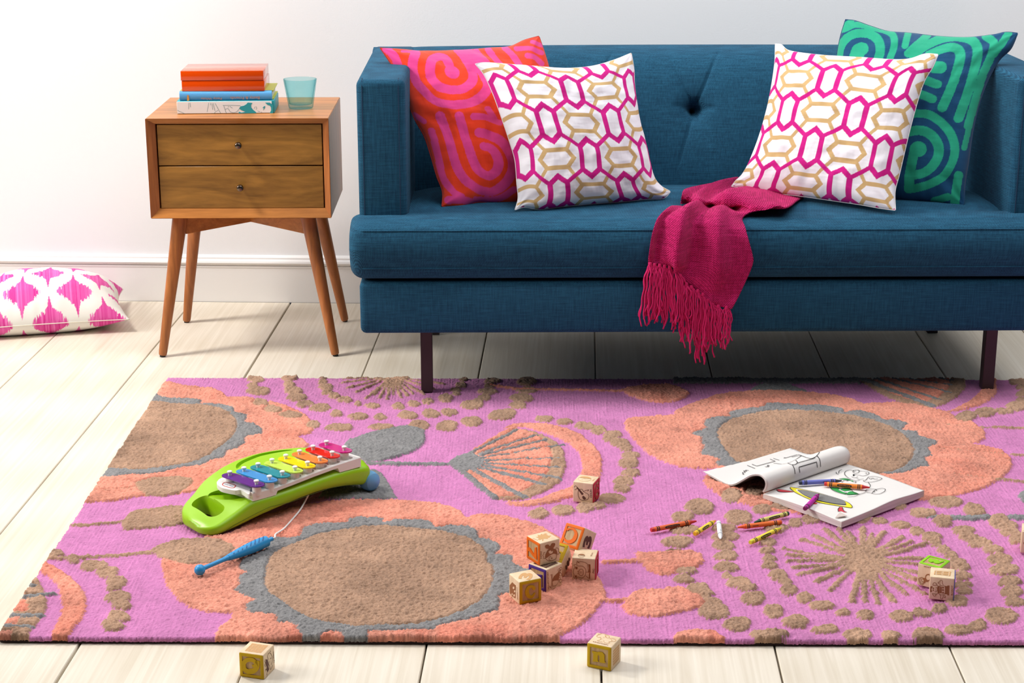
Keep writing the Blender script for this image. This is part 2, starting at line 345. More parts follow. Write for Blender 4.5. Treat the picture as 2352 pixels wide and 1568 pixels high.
def build_sofa():
    box('base', 0, SW, 0, .655, .161, .2735, sofa_m, SOFA, .012, 3)
    bt = [(.008, -.0008, .258), (SW-.008, -.0008, .258)]
    # seat cushion: a front ear piece across the full width plus the part between the arms
    fr = smooth_path([(.056, .277), (.03, .276), (.004, .281), (-.009, .297), (-.012, .305), (-.0185, .325), (-.021, .345), (-.0185, .367), (-.012, .384), (-.004, .391), (.012, .398), (.035, .404), (.056, .406)], 5)
    r = .03; ts = np.linspace(0, PI/2, 9)
    xl = -.019+r*(1-np.cos(ts)); il = r*(1-np.sin(ts))*.75
    xs = np.r_[xl, np.linspace(xl[-1]+.02, SW+.019-r-.02, 60), SW-(xl[::-1])]; ins = np.r_[il, np.zeros(60), il[::-1]]
    V, F = sweep_x(fr, xs, ins, .342, .06)
    n0 = len(V)
    rp = smooth_path([(.47, .277), (.20, .277), (.02, .279), (.0, .30), (.0, .36), (.012, .3965), (.035, .4035), (.06, .4062), (.14, .411), (.24, .410), (.34, .404), (.42, .392), (.46, .375), (.47, .34)], 6)
    x2 = np.linspace(.098, SW-.098, 40); V2, F2 = sweep_x(rp, x2, np.zeros(40), .342, .2)
    V2 = [(x, y, z-.014*max(0, (abs(x-SW/2)-.52)/.11)**2*(1 if y > .06 and z > .35 else 0)) for x, y, z in V2]
    V += V2; F += [tuple(n0+i for i in f) for f in F2]
    cu = mesh_obj('seat_cushion', V, F, sofa_m, SOFA, True)
    try: cu.data.set_sharp_from_angle(angle=math.radians(60))
    except Exception: pass
    for z, nm in ((.305, 'lower'), (.384, 'upper')):
        P = [(-.012, .05, z), (-.012, .02, z), (-.004, -.006, z), (.012, -.0125, z)]+[(x, -.0125, z) for x in np.linspace(.03, SW-.03, 30)]+[(SW-.012, -.0125, z), (SW+.004, -.006, z), (SW+.012, .02, z)]
        tube('piping', P, .0016, sofa_m, cu, 8)
    # arms
    for x0, x1, nm in ((0, .1, 'left'), (SW-.1, SW, 'right')):
        a = box('arm', x0, x1, .045, .62, .272, .6845, sofa_m, SOFA, .013, 4)
        e = .0005
        for sx in (x0+.012, x1-.014):
            tube('stitched_seam', [(sx, .0462, .285), (sx, .0452-e, .3), (sx, .0452-e, .67), (sx, .05, .681), (sx, .06, .6858)], .0011, seam_m, a, 6)
    # back with button tufts
    pr = smooth_path([(.428, .36), (.438, .43), (.452, .50), (.470, .565), (.492, .62), (.520, .658), (.555, .677), (.6, .6835), (.635, .678), (.654, .664), (.656, .64)], 10)
    pr = resamp(pr, .0032); nx = 480; xs = np.linspace(.0012, SW-.0012, nx)
    tan = np.gradient(pr, axis=0); tan /= np.linalg.norm(tan, axis=1)[:, None]; nor = np.stack([-tan[:, 1], tan[:, 0]], 1)
    al = np.r_[0, np.cumsum(np.linalg.norm(np.diff(pr, axis=0), axis=1))]
    ab = np.interp(.558, pr[:, 1][:len(pr)//2+40], al[:len(pr)//2+40]); X, A = np.meshgrid(xs, al, indexing='ij')
    D = np.zeros_like(X); btn = [.739+.245*k for k in (-2, -1, 0, 1, 2)]
    def seg(x0, a0, x1, a1):
        dx, da = x1-x0, a1-a0; t = np.clip(((X-x0)*dx+(A-a0)*da)/(dx*dx+da*da), 0, 1)
        return np.hypot(X-x0-t*dx, A-a0-t*da), t
    for xb in btn:
        rr = np.hypot(X-xb, (A-ab)); D += .014*np.exp(-(rr/.013)**2)+.018*np.exp(-rr/.055)
        for (dx, da, dep, wd) in ((.062, .150, .0062, .0036), (-.055, .125, .0042, .0036), (-.055, -.185, .0056, .0036), (.034, -.085, .0042, .0036), (.05, .005, .005, .007), (-.055, .01, .004, .007)):
            d, t = seg(xb, ab, xb+dx, ab+da); D += dep*(1-t)**.45*np.exp(-(d/wd)**2)+.005*(1-t)*np.exp(-(d/.02)**2)
    D -= .006*np.sin(np.clip((X-.1)/(SW-.2), 0, 1)*PI)**.5; D *= np.clip((np.minimum(X, SW-X)-.1)/.01, 0, 1)*0+1
    Y = pr[:, 0][None, :]-nor[:, 0][None, :]*D*-1; Z = pr[:, 1][None, :]+nor[:, 1][None, :]*D
    # displacement pushes into the back (towards +y / -z)
    Y = pr[:, 0][None, :]+np.abs(nor[:, 0])[None, :]*D; Z = pr[:, 1][None, :]-np.abs(nor[:, 1])[None, :]*D*.8
    V = np.stack([X, Y, Z], -1).reshape(-1, 3); F = grid_faces(nx, len(pr)); n = len(V)
    V = np.vstack([V, [(.0012, .656, .27), (SW-.0012, .656, .27), (.0012, .43, .27), (SW-.0012, .43, .27)]]); L = len(pr)
    top = [i*L+L-1 for i in range(nx)]; bot = [i*L for i in range(nx)]
    F.append(tuple(top[::-1]+[n, n+1])); F.append(tuple(bot+[n+3, n+2])); F.append((n, n+2, n+3, n+1))
    bk = mesh_obj('backrest', V, F, sofa_m, SOFA, True)
    try: bk.data.set_sharp_from_angle(angle=math.radians(70))
    except Exception: pass
    ib = int(np.argmin(abs(al-ab)))
    for xb in btn:
        ix = int(np.argmin(abs(xs-xb))); p = (xb, Y[ix, ib], Z[ix, ib])
        lathe('button', [(0, .005), (.004, .0045), (.007, .002), (.008, -.001)], sofa_m, bk, 20, ((p[0], p[1]+.003, p[2]), (p[0], p[1]-.1, p[2]+.02)))
    lm = plain('dark_brown_metal', (58, 44, 46), .45)
    for x in (.122, SW-.147+.025):
        for y in (.064, .55):
            box('leg', x, x+.025, y, y+.025, .0132 if y < .1 else 0, .163, lm, SOFA, .001, 1)
build_sofa()

# ================================================================== nightstand
NS = thing('nightstand', 'small two-drawer wooden nightstand on splayed tapered legs, left of the sofa', 'nightstand', (-.9677, 3.84, 0), math.radians(3.0))
NW, ND, NZ0, NZ1 = .4067, .3194, .3288, .5552
def build_nightstand():
    t = .0205; zi0, zi1 = NZ0+.0208, NZ1-.0135
    bm = bmesh.new()        # case: four mitred panels whose front edges slope inwards to the drawers
    def ring(x0, x1, z0, z1, y): return [bm.verts.new(c) for c in ((x0, y, z0), (x1, y, z0), (x1, y, z1), (x0, y, z1))]
    o0 = ring(0, NW, NZ0, NZ1, 0); i0 = ring(t-.001, NW-t+.006, zi0, zi1, .012); i1 = ring(t-.001, NW-t+.006, zi0, zi1, ND-.01); o1 = ring(0, NW, NZ0, NZ1, ND)
    for A, B in ((o0, i0), (i0, i1)):
        for k in range(4): bm.faces.new((A[k], A[(k+1) % 4], B[(k+1) % 4], B[k]))
    for k in range(4): bm.faces.new((o0[k], o1[k], o1[(k+1) % 4], o0[(k+1) % 4]))
    bm.faces.new(o1[::-1]); bm.faces.new(i1)
    for f in bm.faces:
        c = f.calc_center_median(); f.material_index = 1 if (abs(c.x) < .022 or c.x > NW-.022) and abs(c.z-(NZ0+NZ1)/2) < .02 else 0
    es = [e for e in bm.edges if all(v in o0 or v in o1 for v in e.verts)]
    bmesh.ops.bevel(bm, geom=es, offset=.0012, segments=2, affect='EDGES')
    bm_obj('case', bm, [wood_x, wood_z], NS)
    box('case_shadow_gap', t, NW-t+.005, .03, ND-.02, zi0+.0005, zi1-.0005, black_m, NS)
    zs = .4468
    for z0, z1 in ((zs+.0012, zi1-.0022), (zi0+.0006, zs-.0014)):
        d = box('drawer', t+.0022, NW-t+.0034, .0125, .05, z0, z1, wood_dr, NS, .0008, 1)
        zc = (z0+z1)/2+.0015
        lathe('knob', [(0, -.001), (.0036, 0), (.0036, .006), (.005, .009), (.0073, .012), (.008, .016), (.0066, .0205), (.0035, .0228), (0, .0232)], plain('bronze_metal', (112, 96, 84), .25, 1.0), d, 28, ((.2045, .0125, zc), (.2045, -.1, zc)))
    for fx, fy, tx, ty in ((.006, .0135, .0585, .052), (.405, .0140, .3475, .052), (.013, .3075, .062, .268), (.404, .309, .345, .268)):
        B = np.array([fx, fy, .004]); T = np.array([tx, ty, NZ0+.001]); ln = np.linalg.norm(T-B)
        lg = lathe('leg', [(0, 0), (.0082, 0), (.0092, .0015), (.0098, .008), (.0178, ln*.99), (.0178, ln), (0, ln)], wood_z, NS, 28, (B, T))
        d = (T-B)/ln
        lathe('foot_pad', [(0, -.0042), (.0062, -.0042), (.0066, .0005), (0, .0005)], rubber_m, lg, 20, (B, B+d))
    # crossed under-frame, deepest at the legs
    for (ax, ay), (bx, by) in (((.064, .058), (.343, .262)), ((.343, .058), (.066, .262))):
        bm = bmesh.new(); d = np.array([bx-ax, by-ay]); l = np.linalg.norm(d); d /= l; n = np.array([-d[1], d[0]])*.0085
        st = [(0, .047), (.5, .0405), (1, .047)]; R = []
        for t_, h in st:
            c = np.array([ax, ay])+d*l*t_
            R.append([bm.verts.new((*(c+n), NZ0-h)), bm.verts.new((*(c-n), NZ0-h)), bm.verts.new((*(c-n), NZ0)), bm.verts.new((*(c+n), NZ0))])
        for a, b in zip(R[:-1], R[1:]):
            for k in range(4): bm.faces.new((a[k], a[(k+1) % 4], b[(k+1) % 4], b[k]))
        bm.faces.new(R[0][::-1]); bm.faces.new(R[-1]); bm_obj('cross_rail', bm, wood_x, NS)
build_nightstand()
NEX = np.array([math.cos(math.radians(3)), math.sin(math.radians(3)), 0]); NEY = np.array([-NEX[1], NEX[0], 0]); NO = np.array([-.9677, 3.84, 0])
def nsw(x, y, z): return NO+NEX*x+NEY*y+np.array([0, 0, z])
def build_books():
    z = NZ1+.0004
    # white and turquoise book
    b = thing('book', 'thick white and turquoise book at the bottom of the stack on the nightstand', 'book', nsw(.0605, .066, z), math.radians(5.3), 'books stacked on the nightstand')
    W, D, H = .2185, .125, .0285; teal = plain('turquoise_board', (42, 158, 170), .45); wht = plain('printed_white_spine', (238, 238, 238), .45)
    box('cover', 0, W, .001, D, 0, H, teal, b, .0012, 2); box('spine', .0002, W-.006, -.0004, .002, .0006, H-.0012, wht, b, .0004, 1)
    c = crop(400, 200, 9.046); N = np.array(b.matrix_world.to_3x3() @ Vector((0, -1, 0))); P0 = towor(b, [(0, -.0004, 0)])[0]
    def loc(poly): return [toloc(b, at_pl(*c(X, Y), P0, N))[0] for X, Y in poly]
    nl = (0, -1, 0)
    for poly in ([(1530, 320), (1590, 325), (1625, 330), (1600, 370), (1602, 420), (1640, 470), (1690, 510), (1715, 540), (1340, 545), (1345, 510), (1400, 530), (1480, 512), (1400, 480), (1355, 450), (1380, 400), (1450, 385), (1500, 355)],
                 [(1890, 322), (1985, 322), (2040, 360), (2058, 380), (2055, 545), (1985, 545), (2015, 480), (2012, 420), (1990, 385), (1940, 370)],
                 [(1835, 430), (1870, 395), (1895, 400), (1880, 440), (1850, 480), (1862, 430)]):
        prism('printed_motif', loc(poly), nl, .0003, teal, b)
    ln = [[(305, 325), (300, 460)], [(330, 325), (342, 415)], [(720, 330), (700, 430), (685, 515)], [(755, 330), (757, 375)], [(785, 335), (803, 470)], [(810, 335), (848, 495)], [(850, 335), (930, 480), (970, 545)],
          [(65, 480), (225, 555)], [(830, 545), (870, 505), (915, 480)], [(1010, 380), (1200, 378), (1380, 385)], [(1030, 385), (1085, 545)], [(1060, 460), (1120, 445), (1160, 505), (1220, 530), (1280, 520), (1330, 480), (1380, 400)], [(1130, 390), (1120, 420)], [(1150, 395), (1210, 435)],
          [(1660, 450), (1680, 405)], [(1700, 400), (1715, 440), (1700, 465)], [(1735, 490), (1755, 505), (1780, 505)], [(1800, 520), (1825, 518)]]
    tk = plain('teal_ink', (48, 120, 130), .5)
    for l in ln: ribbons('printed_line', [loc(smooth_path([(x, y, 0) for x, y in l], 5)[:, :2])], [nl], .0006, tk, b, .0003)
    # blue cloth book
    z += H+.0003
    b = thing('book', 'thin sky-blue cloth book between the orange box and the turquoise book', 'book', nsw(.067, .070, z), math.radians(5.2), 'books stacked on the nightstand')
    W, D, H = .2085, .128, .0205; blue = plain('blue_cloth', (88, 164, 222), .7, bump=.2, bscale=900); lime = plain('lime_board', (184, 188, 66), .5); paper = plain('page_edges', (222, 220, 214), .8)
    bm = bmesh.new()          # rounded spine
    prf = [(.004, 0), (.001, .002), (-.0003, .006), (-.0006, .0102), (-.0003, .0145), (.001, .0185), (.004, H), (.012, H), (.012, 0)]
    vs = [[bm.verts.new((x, y, zz)) for y, zz in prf] for x in (0, W-.002)]
    for k in range(len(prf)): bm.faces.new((vs[0][k], vs[0][(k+1) % len(prf)], vs[1][(k+1) % len(prf)], vs[1][k]))
    bm.faces.new(vs[0][::-1]); bm.faces.new(vs[1]); bm_obj('spine', bm, blue, b, True)
    box('top_cover', 0, W+.0015, .010, D, H-.002, H, lime, b); box('bottom_cover', 0, W+.0015, .010, D, 0, .002, lime, b); box('pages', .003, W-.004, .012, D-.004, .002, H-.002, paper, b)
    gold = plain('gold_foil', (196, 140, 104), .35); y = -.0006
    N = np.array(b.matrix_world.to_3x3() @ Vector((0, -1, 0))); P0 = towor(b, [(0, y, 0)])[0]
    def q(X, Y): return toloc(b, at_pl(*c(X, Y), P0, N))[0]
    for s, xa, xb, yy, hh in (('Betty & Friends', 1165, 1775, 215, 62), ('Patty White', 555, 990, 232, 46)):
        A, B = q(xa, yy), q(xb, yy); w_ = np.linalg.norm(B-A); o = (A+B)/2; o[1] = y-.0002
        text_obj('title_lettering' if 'B' in s else 'author_lettering', s, o, (-1, 0, 0), (0, 0, -1), .0068*hh/46, gold, b, .0002, w_)
    prism('publisher_mark', [q(270, 165)+[0, -.0004, 0], q(302, 165)+[0, -.0004, 0], q(316, 280)+[0, -.0004, 0], q(268, 285)+[0, -.0004, 0]], (0, -1, 0), .0002, plain('orange_foil', (214, 150, 70), .4), b)
    # orange lacquer box
    z += H+.0003
    b = thing('lacquer_box', 'glossy orange lacquered box with a lid on top of the book stack', 'box', nsw(.0715, .0725, z), math.radians(4.6))
    om = plain('orange_lacquer', (226, 74, 2), .1, coat=.6, spec=.5); W, D = .1862, .125
    box('tray', .0012, W, .001, D, 0, .0232, om, b, .0008, 2); box('tray_lip', .003, W-.002, .003, D-.003, .0228, .0242, om, b); box('lid', 0, W-.0012, 0, D, .0240, .0455, om, b, .0008, 2)
    # tumbler
    g = thing('tumbler', 'tapered turquoise glass tumbler beside the books on the nightstand', 'glass', nsw(.3305, .150, NZ1+.0004))
    m, N_, L, bs = new_mat('turquoise_glass'); out = N_['Material Output']
    tr = N_.new('ShaderNodeBsdfTransparent'); lwf = N_.new('ShaderNodeLayerWeight'); lwf.inputs['Blend'].default_value = .5; pwf = N_.new('ShaderNodeMath'); pwf.operation = 'POWER'; pwf.inputs[1].default_value = 3.0; L.new(lwf.outputs['Facing'], pwf.inputs[0]); mc = N_.new('ShaderNodeMix'); mc.data_type = 'RGBA'; mc.inputs[6].default_value = (.80, .958, .965, 1); mc.inputs[7].default_value = (.22, .58, .62, 1); L.new(pwf.outputs[0], mc.inputs[0]); L.new(mc.outputs[2], tr.inputs['Color']); gl = N_.new('ShaderNodeBsdfGlossy'); gl.inputs['Roughness'].default_value = .03
    lw = N_.new('ShaderNodeLayerWeight'); lw.inputs['Blend'].default_value = .5; pw = N_.new('ShaderNodeMath'); pw.operation = 'POWER'; pw.inputs[1].default_value = 5; L.new(lw.outputs['Facing'], pw.inputs[0]); fr = N_.new('ShaderNodeMath'); fr.operation = 'MULTIPLY_ADD'; fr.inputs[1].default_value = .35; fr.inputs[2].default_value = .03; L.new(pw.outputs[0], fr.inputs[0]); mxs = N_.new('ShaderNodeMixShader'); L.new(fr.outputs[0], mxs.inputs[0]); L.new(tr.outputs[0], mxs.inputs[1]); L.new(gl.outputs[0], mxs.inputs[2]); L.new(mxs.outputs[0], out.inputs['Surface'])
    h = .0668
    lathe('glass_wall', [(0, 0), (.0255, 0), (.0275, .0012), (.0282, .004), (.0382, h-.001), (.0379, h), (.0367, h), (.0364, h-.001), (.0262, .0098), (.024, .0088), (0, .0086)], m, g, 64)
build_books()
# ================================================================== rug
RZ = math.radians(1.7); RO = np.array([-.866, 2.371, 0]); REX = np.array([math.cos(RZ), math.sin(RZ), 0]); REY = np.array([-REX[1], REX[0], 0])
RW, RD, RSTEP = 2.12, 1.287, .0017
def rst(px, py):
    d = at_z(px, py, .0135)-RO; return (d@REX, d@REY)
cA = crop(0, 840, 2.1543); cB = crop(500, 1140, 3.1784); cC = crop(700, 840, 2.94); cD = crop(1400, 840, 2.4706); cE = crop(1400, 1200, 2.4706); cF = crop(0, 0, 1)
PK, CO, GY, BR = 0, 1, 2, 3
def rug_shapes():
    sh = []
    def P(c, lab, *pts): sh.append(('p', lab, [rst(*c(x, y)) for x, y in pts]))
    def E(c, lab, *els):
        for cx, cy, rx, ry in els:
            k = random.random()*6
            pts = [(cx+rx*math.cos(a)*(1+.07*math.sin(2*a+k)+.05*math.sin(3*a+2*k)), cy+ry*math.sin(a)*(1+.07*math.sin(2*a+k)+.05*math.cos(3*a+k))) for a in np.linspace(0, 2*PI, 22)[:-1]]
            P(c, lab, *pts)
    def Ln(c, lab, w, *pts):
        q = smooth_path([(x, y, 0) for x, y in pts], 6)[:, :2]; sh.append(('l', lab, [rst(*c(x, y)) for x, y in q], w))
    # rear starburst and its rings
    E(cC, BR, (590, 72, 130, 36))
    for e in ((245, 110), (290, 145), (345, 172), (415, 215), (505, 210), (555, 220), (650, 210), (735, 185), (805, 185), (940, 120), (870, 152), (265, 82), (470, 190), (600, 190), (690, 195)): Ln(cC, BR, .008, (590, 70), e)
    # left flower
    P(cA, CO, (700, 75), (832, 75), (930, 100), (1050, 108), (1100, 125), (1125, 155), (1180, 150), (1300, 165), (1400, 190), (1508, 232), (1545, 275), (1550, 310), (1540, 330), (1470, 345), (1500, 360), (1530, 385), (1500, 420), (1400, 480), (1200, 560), (960, 615), (945, 620), (800, 645), (700, 640), (640, 652), (560, 668), (470, 672), (300, 675))
    P(cA, GY, (700, 135), (765, 135), (800, 150), (870, 160), (960, 163), (1000, 170), (990, 185), (1040, 190), (1100, 190), (1155, 205), (1160, 230), (1220, 240), (1215, 265), (1205, 275), (1260, 285), (1300, 310), (1300, 335), (1240, 345), (1210, 355), (1215, 380), (1180, 405), (1120, 420), (1110, 455), (1060, 460), (1000, 490), (900, 505), (820, 525), (740, 535), (640, 540), (560, 545), (400, 545))
    P(cA, BR, (680, 172), (760, 175), (850, 185), (990, 190), (1080, 205), (1130, 225), (1165, 255), (1175, 300), (1150, 350), (1090, 400), (1040, 435), (970, 470), (880, 490), (780, 505), (640, 515), (530, 500), (400, 500))
    P(cA, BR, (668, 575), (720, 560), (800, 548), (880, 545), (950, 552), (960, 570), (930, 600), (880, 630), (800, 645), (720, 640), (690, 615), (668, 590)); Ln(cA, BR, .003, (420, 618), (670, 603))
    # dot columns, rear left
    E(cA, BR, (1265, 65, 45, 15), (1250, 95, 30, 15), (1280, 122, 60, 22), (1290, 180, 40, 18), (1350, 215, 45, 20), (1440, 243, 62, 18), (1430, 60, 40, 12), (1430, 90, 30, 18), (1450, 120, 45, 22), (1470, 155, 50, 20), (1492, 190, 32, 14))
    E(cC, BR, (22, 250, 40, 22), (103, 280, 75, 24), (212, 318, 45, 22), (360, 338, 66, 24), (510, 343, 45, 20), (693, 330, 66, 28), (850, 318, 60, 30), (972, 310, 54, 24), (55, 390, 52, 25), (232, 412, 95, 25), (515, 410, 85, 22), (765, 400, 80, 35), (960, 403, 76, 35), (1128, 375, 70, 33))
    E(cC, BR, (125, 75, 35, 10), (120, 105, 35, 20), (140, 140, 48, 25), (152, 175, 40, 20), (200, 200, 40, 20), (273, 228, 60, 16), (357, 250, 30, 16), (458, 265, 52, 20), (632, 270, 45, 22), (738, 253, 45, 20), (830, 235, 42, 20), (950, 215, 55, 25), (1020, 183, 30, 14), (1020, 158, 40, 15), (1055, 125, 40, 18), (1070, 88, 35, 12))
    E(cC, BR, (1125, 262, 84, 28), (1165, 243, 50, 25), (1215, 210, 48, 20), (1235, 170, 65, 22), (1250, 130, 45, 16), (1265, 97, 60, 18), (1325, 330, 95, 34), (1375, 312, 56, 27), (1440, 262, 62, 24), (1465, 215, 85, 28), (1500, 160, 72, 22), (1495, 105, 75, 25))
    # leaves on the left
    P(cA, BR, (600, 770), (640, 725), (700, 705), (800, 695), (880, 690), (930, 705), (960, 740), (930, 770), (850, 790), (760, 800), (660, 808), (615, 808)); Ln(cA, BR, .010, (300, 783), (400, 785), (500, 778), (612, 768))
    # lower left half flower
    P(cA, CO, (150, 995), (190, 960), (260, 985), (340, 1035), (400, 1090), (430, 1140), (425, 1200), (400, 1250), (360, 1300), (340, 1345), (240, 1345), (270, 1290), (295, 1240), (310, 1190), (300, 1130), (280, 1080), (240, 1045), (200, 1015), (120, 1010))
    P(cA, BR, (100, 1030), (150, 1025), (190, 1060), (220, 1110), (235, 1180), (215, 1230), (180, 1280), (150, 1310), (140, 1350), (-60, 1350), (-60, 1300))
    for q in (((40, 1110), (130, 1100), (120, 1130), (30, 1150)), ((30, 1165), (130, 1155), (140, 1210), (-20, 1215)), ((-30, 1250), (100, 1240), (70, 1280), (-30, 1275)), ((-30, 1300), (60, 1310), (40, 1350), (-30, 1350))): P(cA, CO, *q)
    Ln(cA, GY, .012, (50, 1105), (120, 1085), (165, 1090)); Ln(cA, GY, .011, (20, 1160), (140, 1140), (270, 1125)); Ln(cA, GY, .013, (-20, 1222), (100, 1232), (200, 1235)); Ln(cA, GY, .010, (-20, 1280), (100, 1285), (160, 1292))
    E(cA, BR, (255, 922, 62, 24), (365, 953, 38, 20))
    E(cA, BR, (450, 985, 62, 28), (510, 985, 30, 22), (530, 1020, 60, 28), (565, 1008, 28, 16), (580, 1065, 55, 28), (545, 1095, 28, 18), (570, 1090, 36, 18), (585, 1140, 65, 32), (612, 1182, 35, 25), (585, 1182, 40, 18), (590, 1235, 55, 28), (555, 1255, 25, 18), (555, 1282, 55, 28))
    # front flower
    P(cF, CO, (369, 1283), (420, 1255), (473, 1229), (515, 1228), (541, 1217), (574, 1196), (612, 1181), (643, 1173), (688, 1161), (734, 1152), (780, 1148), (849, 1146), (912, 1147), (956, 1149), (1003, 1154), (1035, 1162), (1057, 1170), (1066, 1181), (1071, 1188), (1091, 1182), (1123, 1181), (1161, 1184), (1192, 1192), (1233, 1203), (1285, 1232), (1335, 1275), (1370, 1318), (1391, 1352), (1394, 1365), (1384, 1379), (1375, 1395), (1361, 1411), (1342, 1430), (1305, 1447), (1265, 1475), (485, 1475), (492, 1455), (501, 1439), (524, 1425), (534, 1407), (483, 1404), (436, 1395), (408, 1374), (385, 1346), (374, 1314))
    P(cB, GY, (380, 300), (600, 290), (620, 230), (700, 200), (940, 190), (960, 160), (1050, 148), (1200, 152), (1215, 185), (1330, 165), (1480, 165), (1570, 190), (1580, 230), (1700, 210), (1830, 215), (1900, 250), (1900, 300), (1980, 310), (2060, 350), (2060, 390), (2010, 420), (2160, 430), (2150, 480), (2260, 525), (2360, 560), (2330, 640), (2180, 690), (2050, 725), (2060, 820), (1960, 850), (1840, 890), (1700, 920), (1600, 940), (1590, 965), (1400, 975), (1100, 985), (1095, 1040), (910, 1040), (905, 990), (860, 985), (760, 1000), (740, 1045), (625, 1045), (590, 980), (575, 930), (510, 915), (420, 920), (430, 860), (330, 850), (200, 830), (205, 780), (275, 745), (230, 730), (120, 685), (160, 620), (155, 570), (220, 545), (160, 530), (150, 480), (210, 440), (330, 400))
    P(cB, BR, (345, 600), (355, 500), (390, 430), (480, 370), (600, 320), (750, 270), (900, 240), (1100, 215), (1250, 212), (1400, 225), (1550, 240), (1700, 265), (1850, 310), (1920, 350), (1965, 410), (1970, 470), (2015, 510), (2010, 600), (1970, 690), (1900, 770), (1800, 830), (1650, 885), (1450, 925), (1250, 940), (1000, 940), (830, 920), (680, 885), (560, 830), (470, 760), (380, 700), (350, 650))
    P(cA, BR, (740, 910), (800, 880), (900, 855), (1000, 848), (1080, 855), (1140, 875), (1160, 895), (1140, 930), (1090, 965), (1020, 980), (930, 980), (860, 965), (790, 945)); Ln(cA, BR, .011, (190, 945), (300, 952), (420, 945), (560, 935), (750, 918))
    # grey leaf, fan and arc
    P(cC, GY, (260, 530), (290, 500), (380, 470), (440, 450), (520, 430), (620, 410), (700, 402), (790, 418), (810, 430), (815, 500), (780, 550), (700, 590), (600, 620), (520, 640), (420, 650), (300, 600))
    P(cC, GY, (480, 695), (530, 730), (570, 790), (600, 850), (625, 887), (560, 897), (400, 899), (200, 896), (90, 880), (130, 830), (300, 740)); Ln(cC, GY, .013, (420, 655), (700, 660), (970, 660))
    fan = [(1110, 575), (1200, 520), (1300, 460), (1370, 420), (1420, 415), (1550, 440), (1640, 480), (1720, 530), (1760, 590), (1765, 680), (1730, 770), (1650, 830), (1560, 870), (1480, 900), (1380, 905), (1270, 890), (1200, 840), (1120, 770), (1060, 710)]
    P(cC, BR, *fan); P(cC, CO, (1110, 575), (1200, 520), (1300, 460), (1370, 420), (1420, 418), (1520, 445), (1600, 482), (1660, 540), (1670, 620), (1650, 700), (1600, 760), (1530, 810), (1450, 850), (1400, 880), (1290, 885), (1200, 840), (1120, 770), (1060, 710))
    P(cC, GY, (955, 658), (1030, 610), (1110, 578), (1150, 595), (1190, 620), (1210, 650), (1160, 700), (1090, 710), (1060, 712), (1010, 690))
    for a, b_, w_ in (((1130, 585), (1430, 432), .010), ((1180, 595), (1565, 465), .009), ((1190, 605), (1625, 500), .009), ((1200, 622), (1755, 530), .008), ((1200, 640), (1722, 620), .008), ((1200, 655), (1712, 686), .009), ((1200, 670), (1730, 762), .010), ((1180, 685), (1620, 800), .012), ((1140, 700), (1480, 882), .014), ((1060, 705), (1285, 890), .014)): Ln(cC, GY, w_, a, b_)
    P(cC, CO, (1340, 420), (1380, 400), (1450, 385), (1550, 385), (1680, 400), (1800, 430), (1880, 470), (1950, 530), (2000, 600), (2010, 660), (2000, 740), (1980, 790), (1900, 850), (1800, 885), (1650, 925), (1500, 945), (1400, 940), (1340, 915), (1480, 920), (1600, 890), (1700, 850), (1800, 810), (1860, 740), (1875, 680), (1860, 590), (1800, 530), (1700, 480), (1600, 440), (1480, 410), (1400, 410))
    E(cC, BR, (1615, 355, 60, 22), (1755, 375, 55, 20), (1870, 402, 56, 22), (1920, 405, 46, 20), (1985, 432, 52, 28), (2080, 462, 70, 28), (2060, 492, 50, 20), (2130, 517, 75, 28), (2170, 550, 48, 25), (2200, 600, 62, 26), (2190, 652, 70, 38), (2200, 718, 66, 28), (2155, 775, 80, 28), (2140, 822, 62, 28), (2070, 890, 90, 38), (1890, 955, 55, 35), (1985, 940, 48, 25), (1745, 972, 75, 35), (1580, 992, 70, 38))
    # coral bud at the back
    Ln(cC, CO, .010, (1260, 125), (1400, 150), (1700, 158), (2200, 168)); P(cD, CO, (60, 135), (110, 120), (200, 105), (320, 103), (400, 120), (455, 150), (440, 170), (380, 200), (300, 208), (220, 200), (150, 180), (100, 160))
    # grey leaf edge and fan at the back right
    P(cD, GY, (360, 60), (1420, 50), (1420, 97), (360, 97)); P(cD, GY, (790, 142), (830, 115), (900, 85), (980, 78), (1040, 110), (1125, 142))
    P(cD, BR, (1410, 60), (1420, 85), (1480, 120), (1560, 170), (1650, 205), (1750, 230), (1830, 238), (1900, 215), (1980, 170), (2020, 120), (2020, 60))
    P(cD, CO, (1470, 60), (1510, 90), (1600, 160), (1700, 192), (1800, 200), (1880, 170), (1930, 120), (1930, 60))
    for a, b_, w_ in (((1430, 75), (1830, 225), .018), ((1500, 70), (1870, 190), .011), ((1600, 70), (1930, 150), .010), ((1700, 72), (1950, 112), .009), ((1760, 60), (1950, 85), .009)): Ln(cD, GY, w_, a, b_)
    P(cD, CO, (2195, 60), (2195, 150), (2160, 190), (2100, 220), (2000, 250), (1880, 265), (1960, 240), (2030, 205), (2080, 170), (2110, 130), (2125, 60))
    # right flower
    P(cD, CO, (80, 320), (100, 300), (200, 285), (370, 280), (365, 260), (400, 240), (500, 200), (600, 165), (700, 148), (850, 140), (1000, 138), (1150, 148), (1280, 165), (1400, 195), (1440, 217), (1500, 208), (1620, 205), (1750, 220), (1860, 245), (1970, 280), (2070, 320), (2130, 370), (2135, 405), (2100, 430), (2050, 438), (2160, 460), (2240, 480), (2285, 530), (2280, 580), (2230, 630), (2130, 690), (1980, 730), (1850, 755), (1750, 760), (1650, 750), (1400, 800), (1100, 835), (1050, 832), (930, 820), (800, 790), (720, 770), (620, 730), (560, 690), (530, 650), (540, 620), (610, 580), (500, 580), (400, 570), (280, 530), (200, 480), (130, 410), (90, 350))
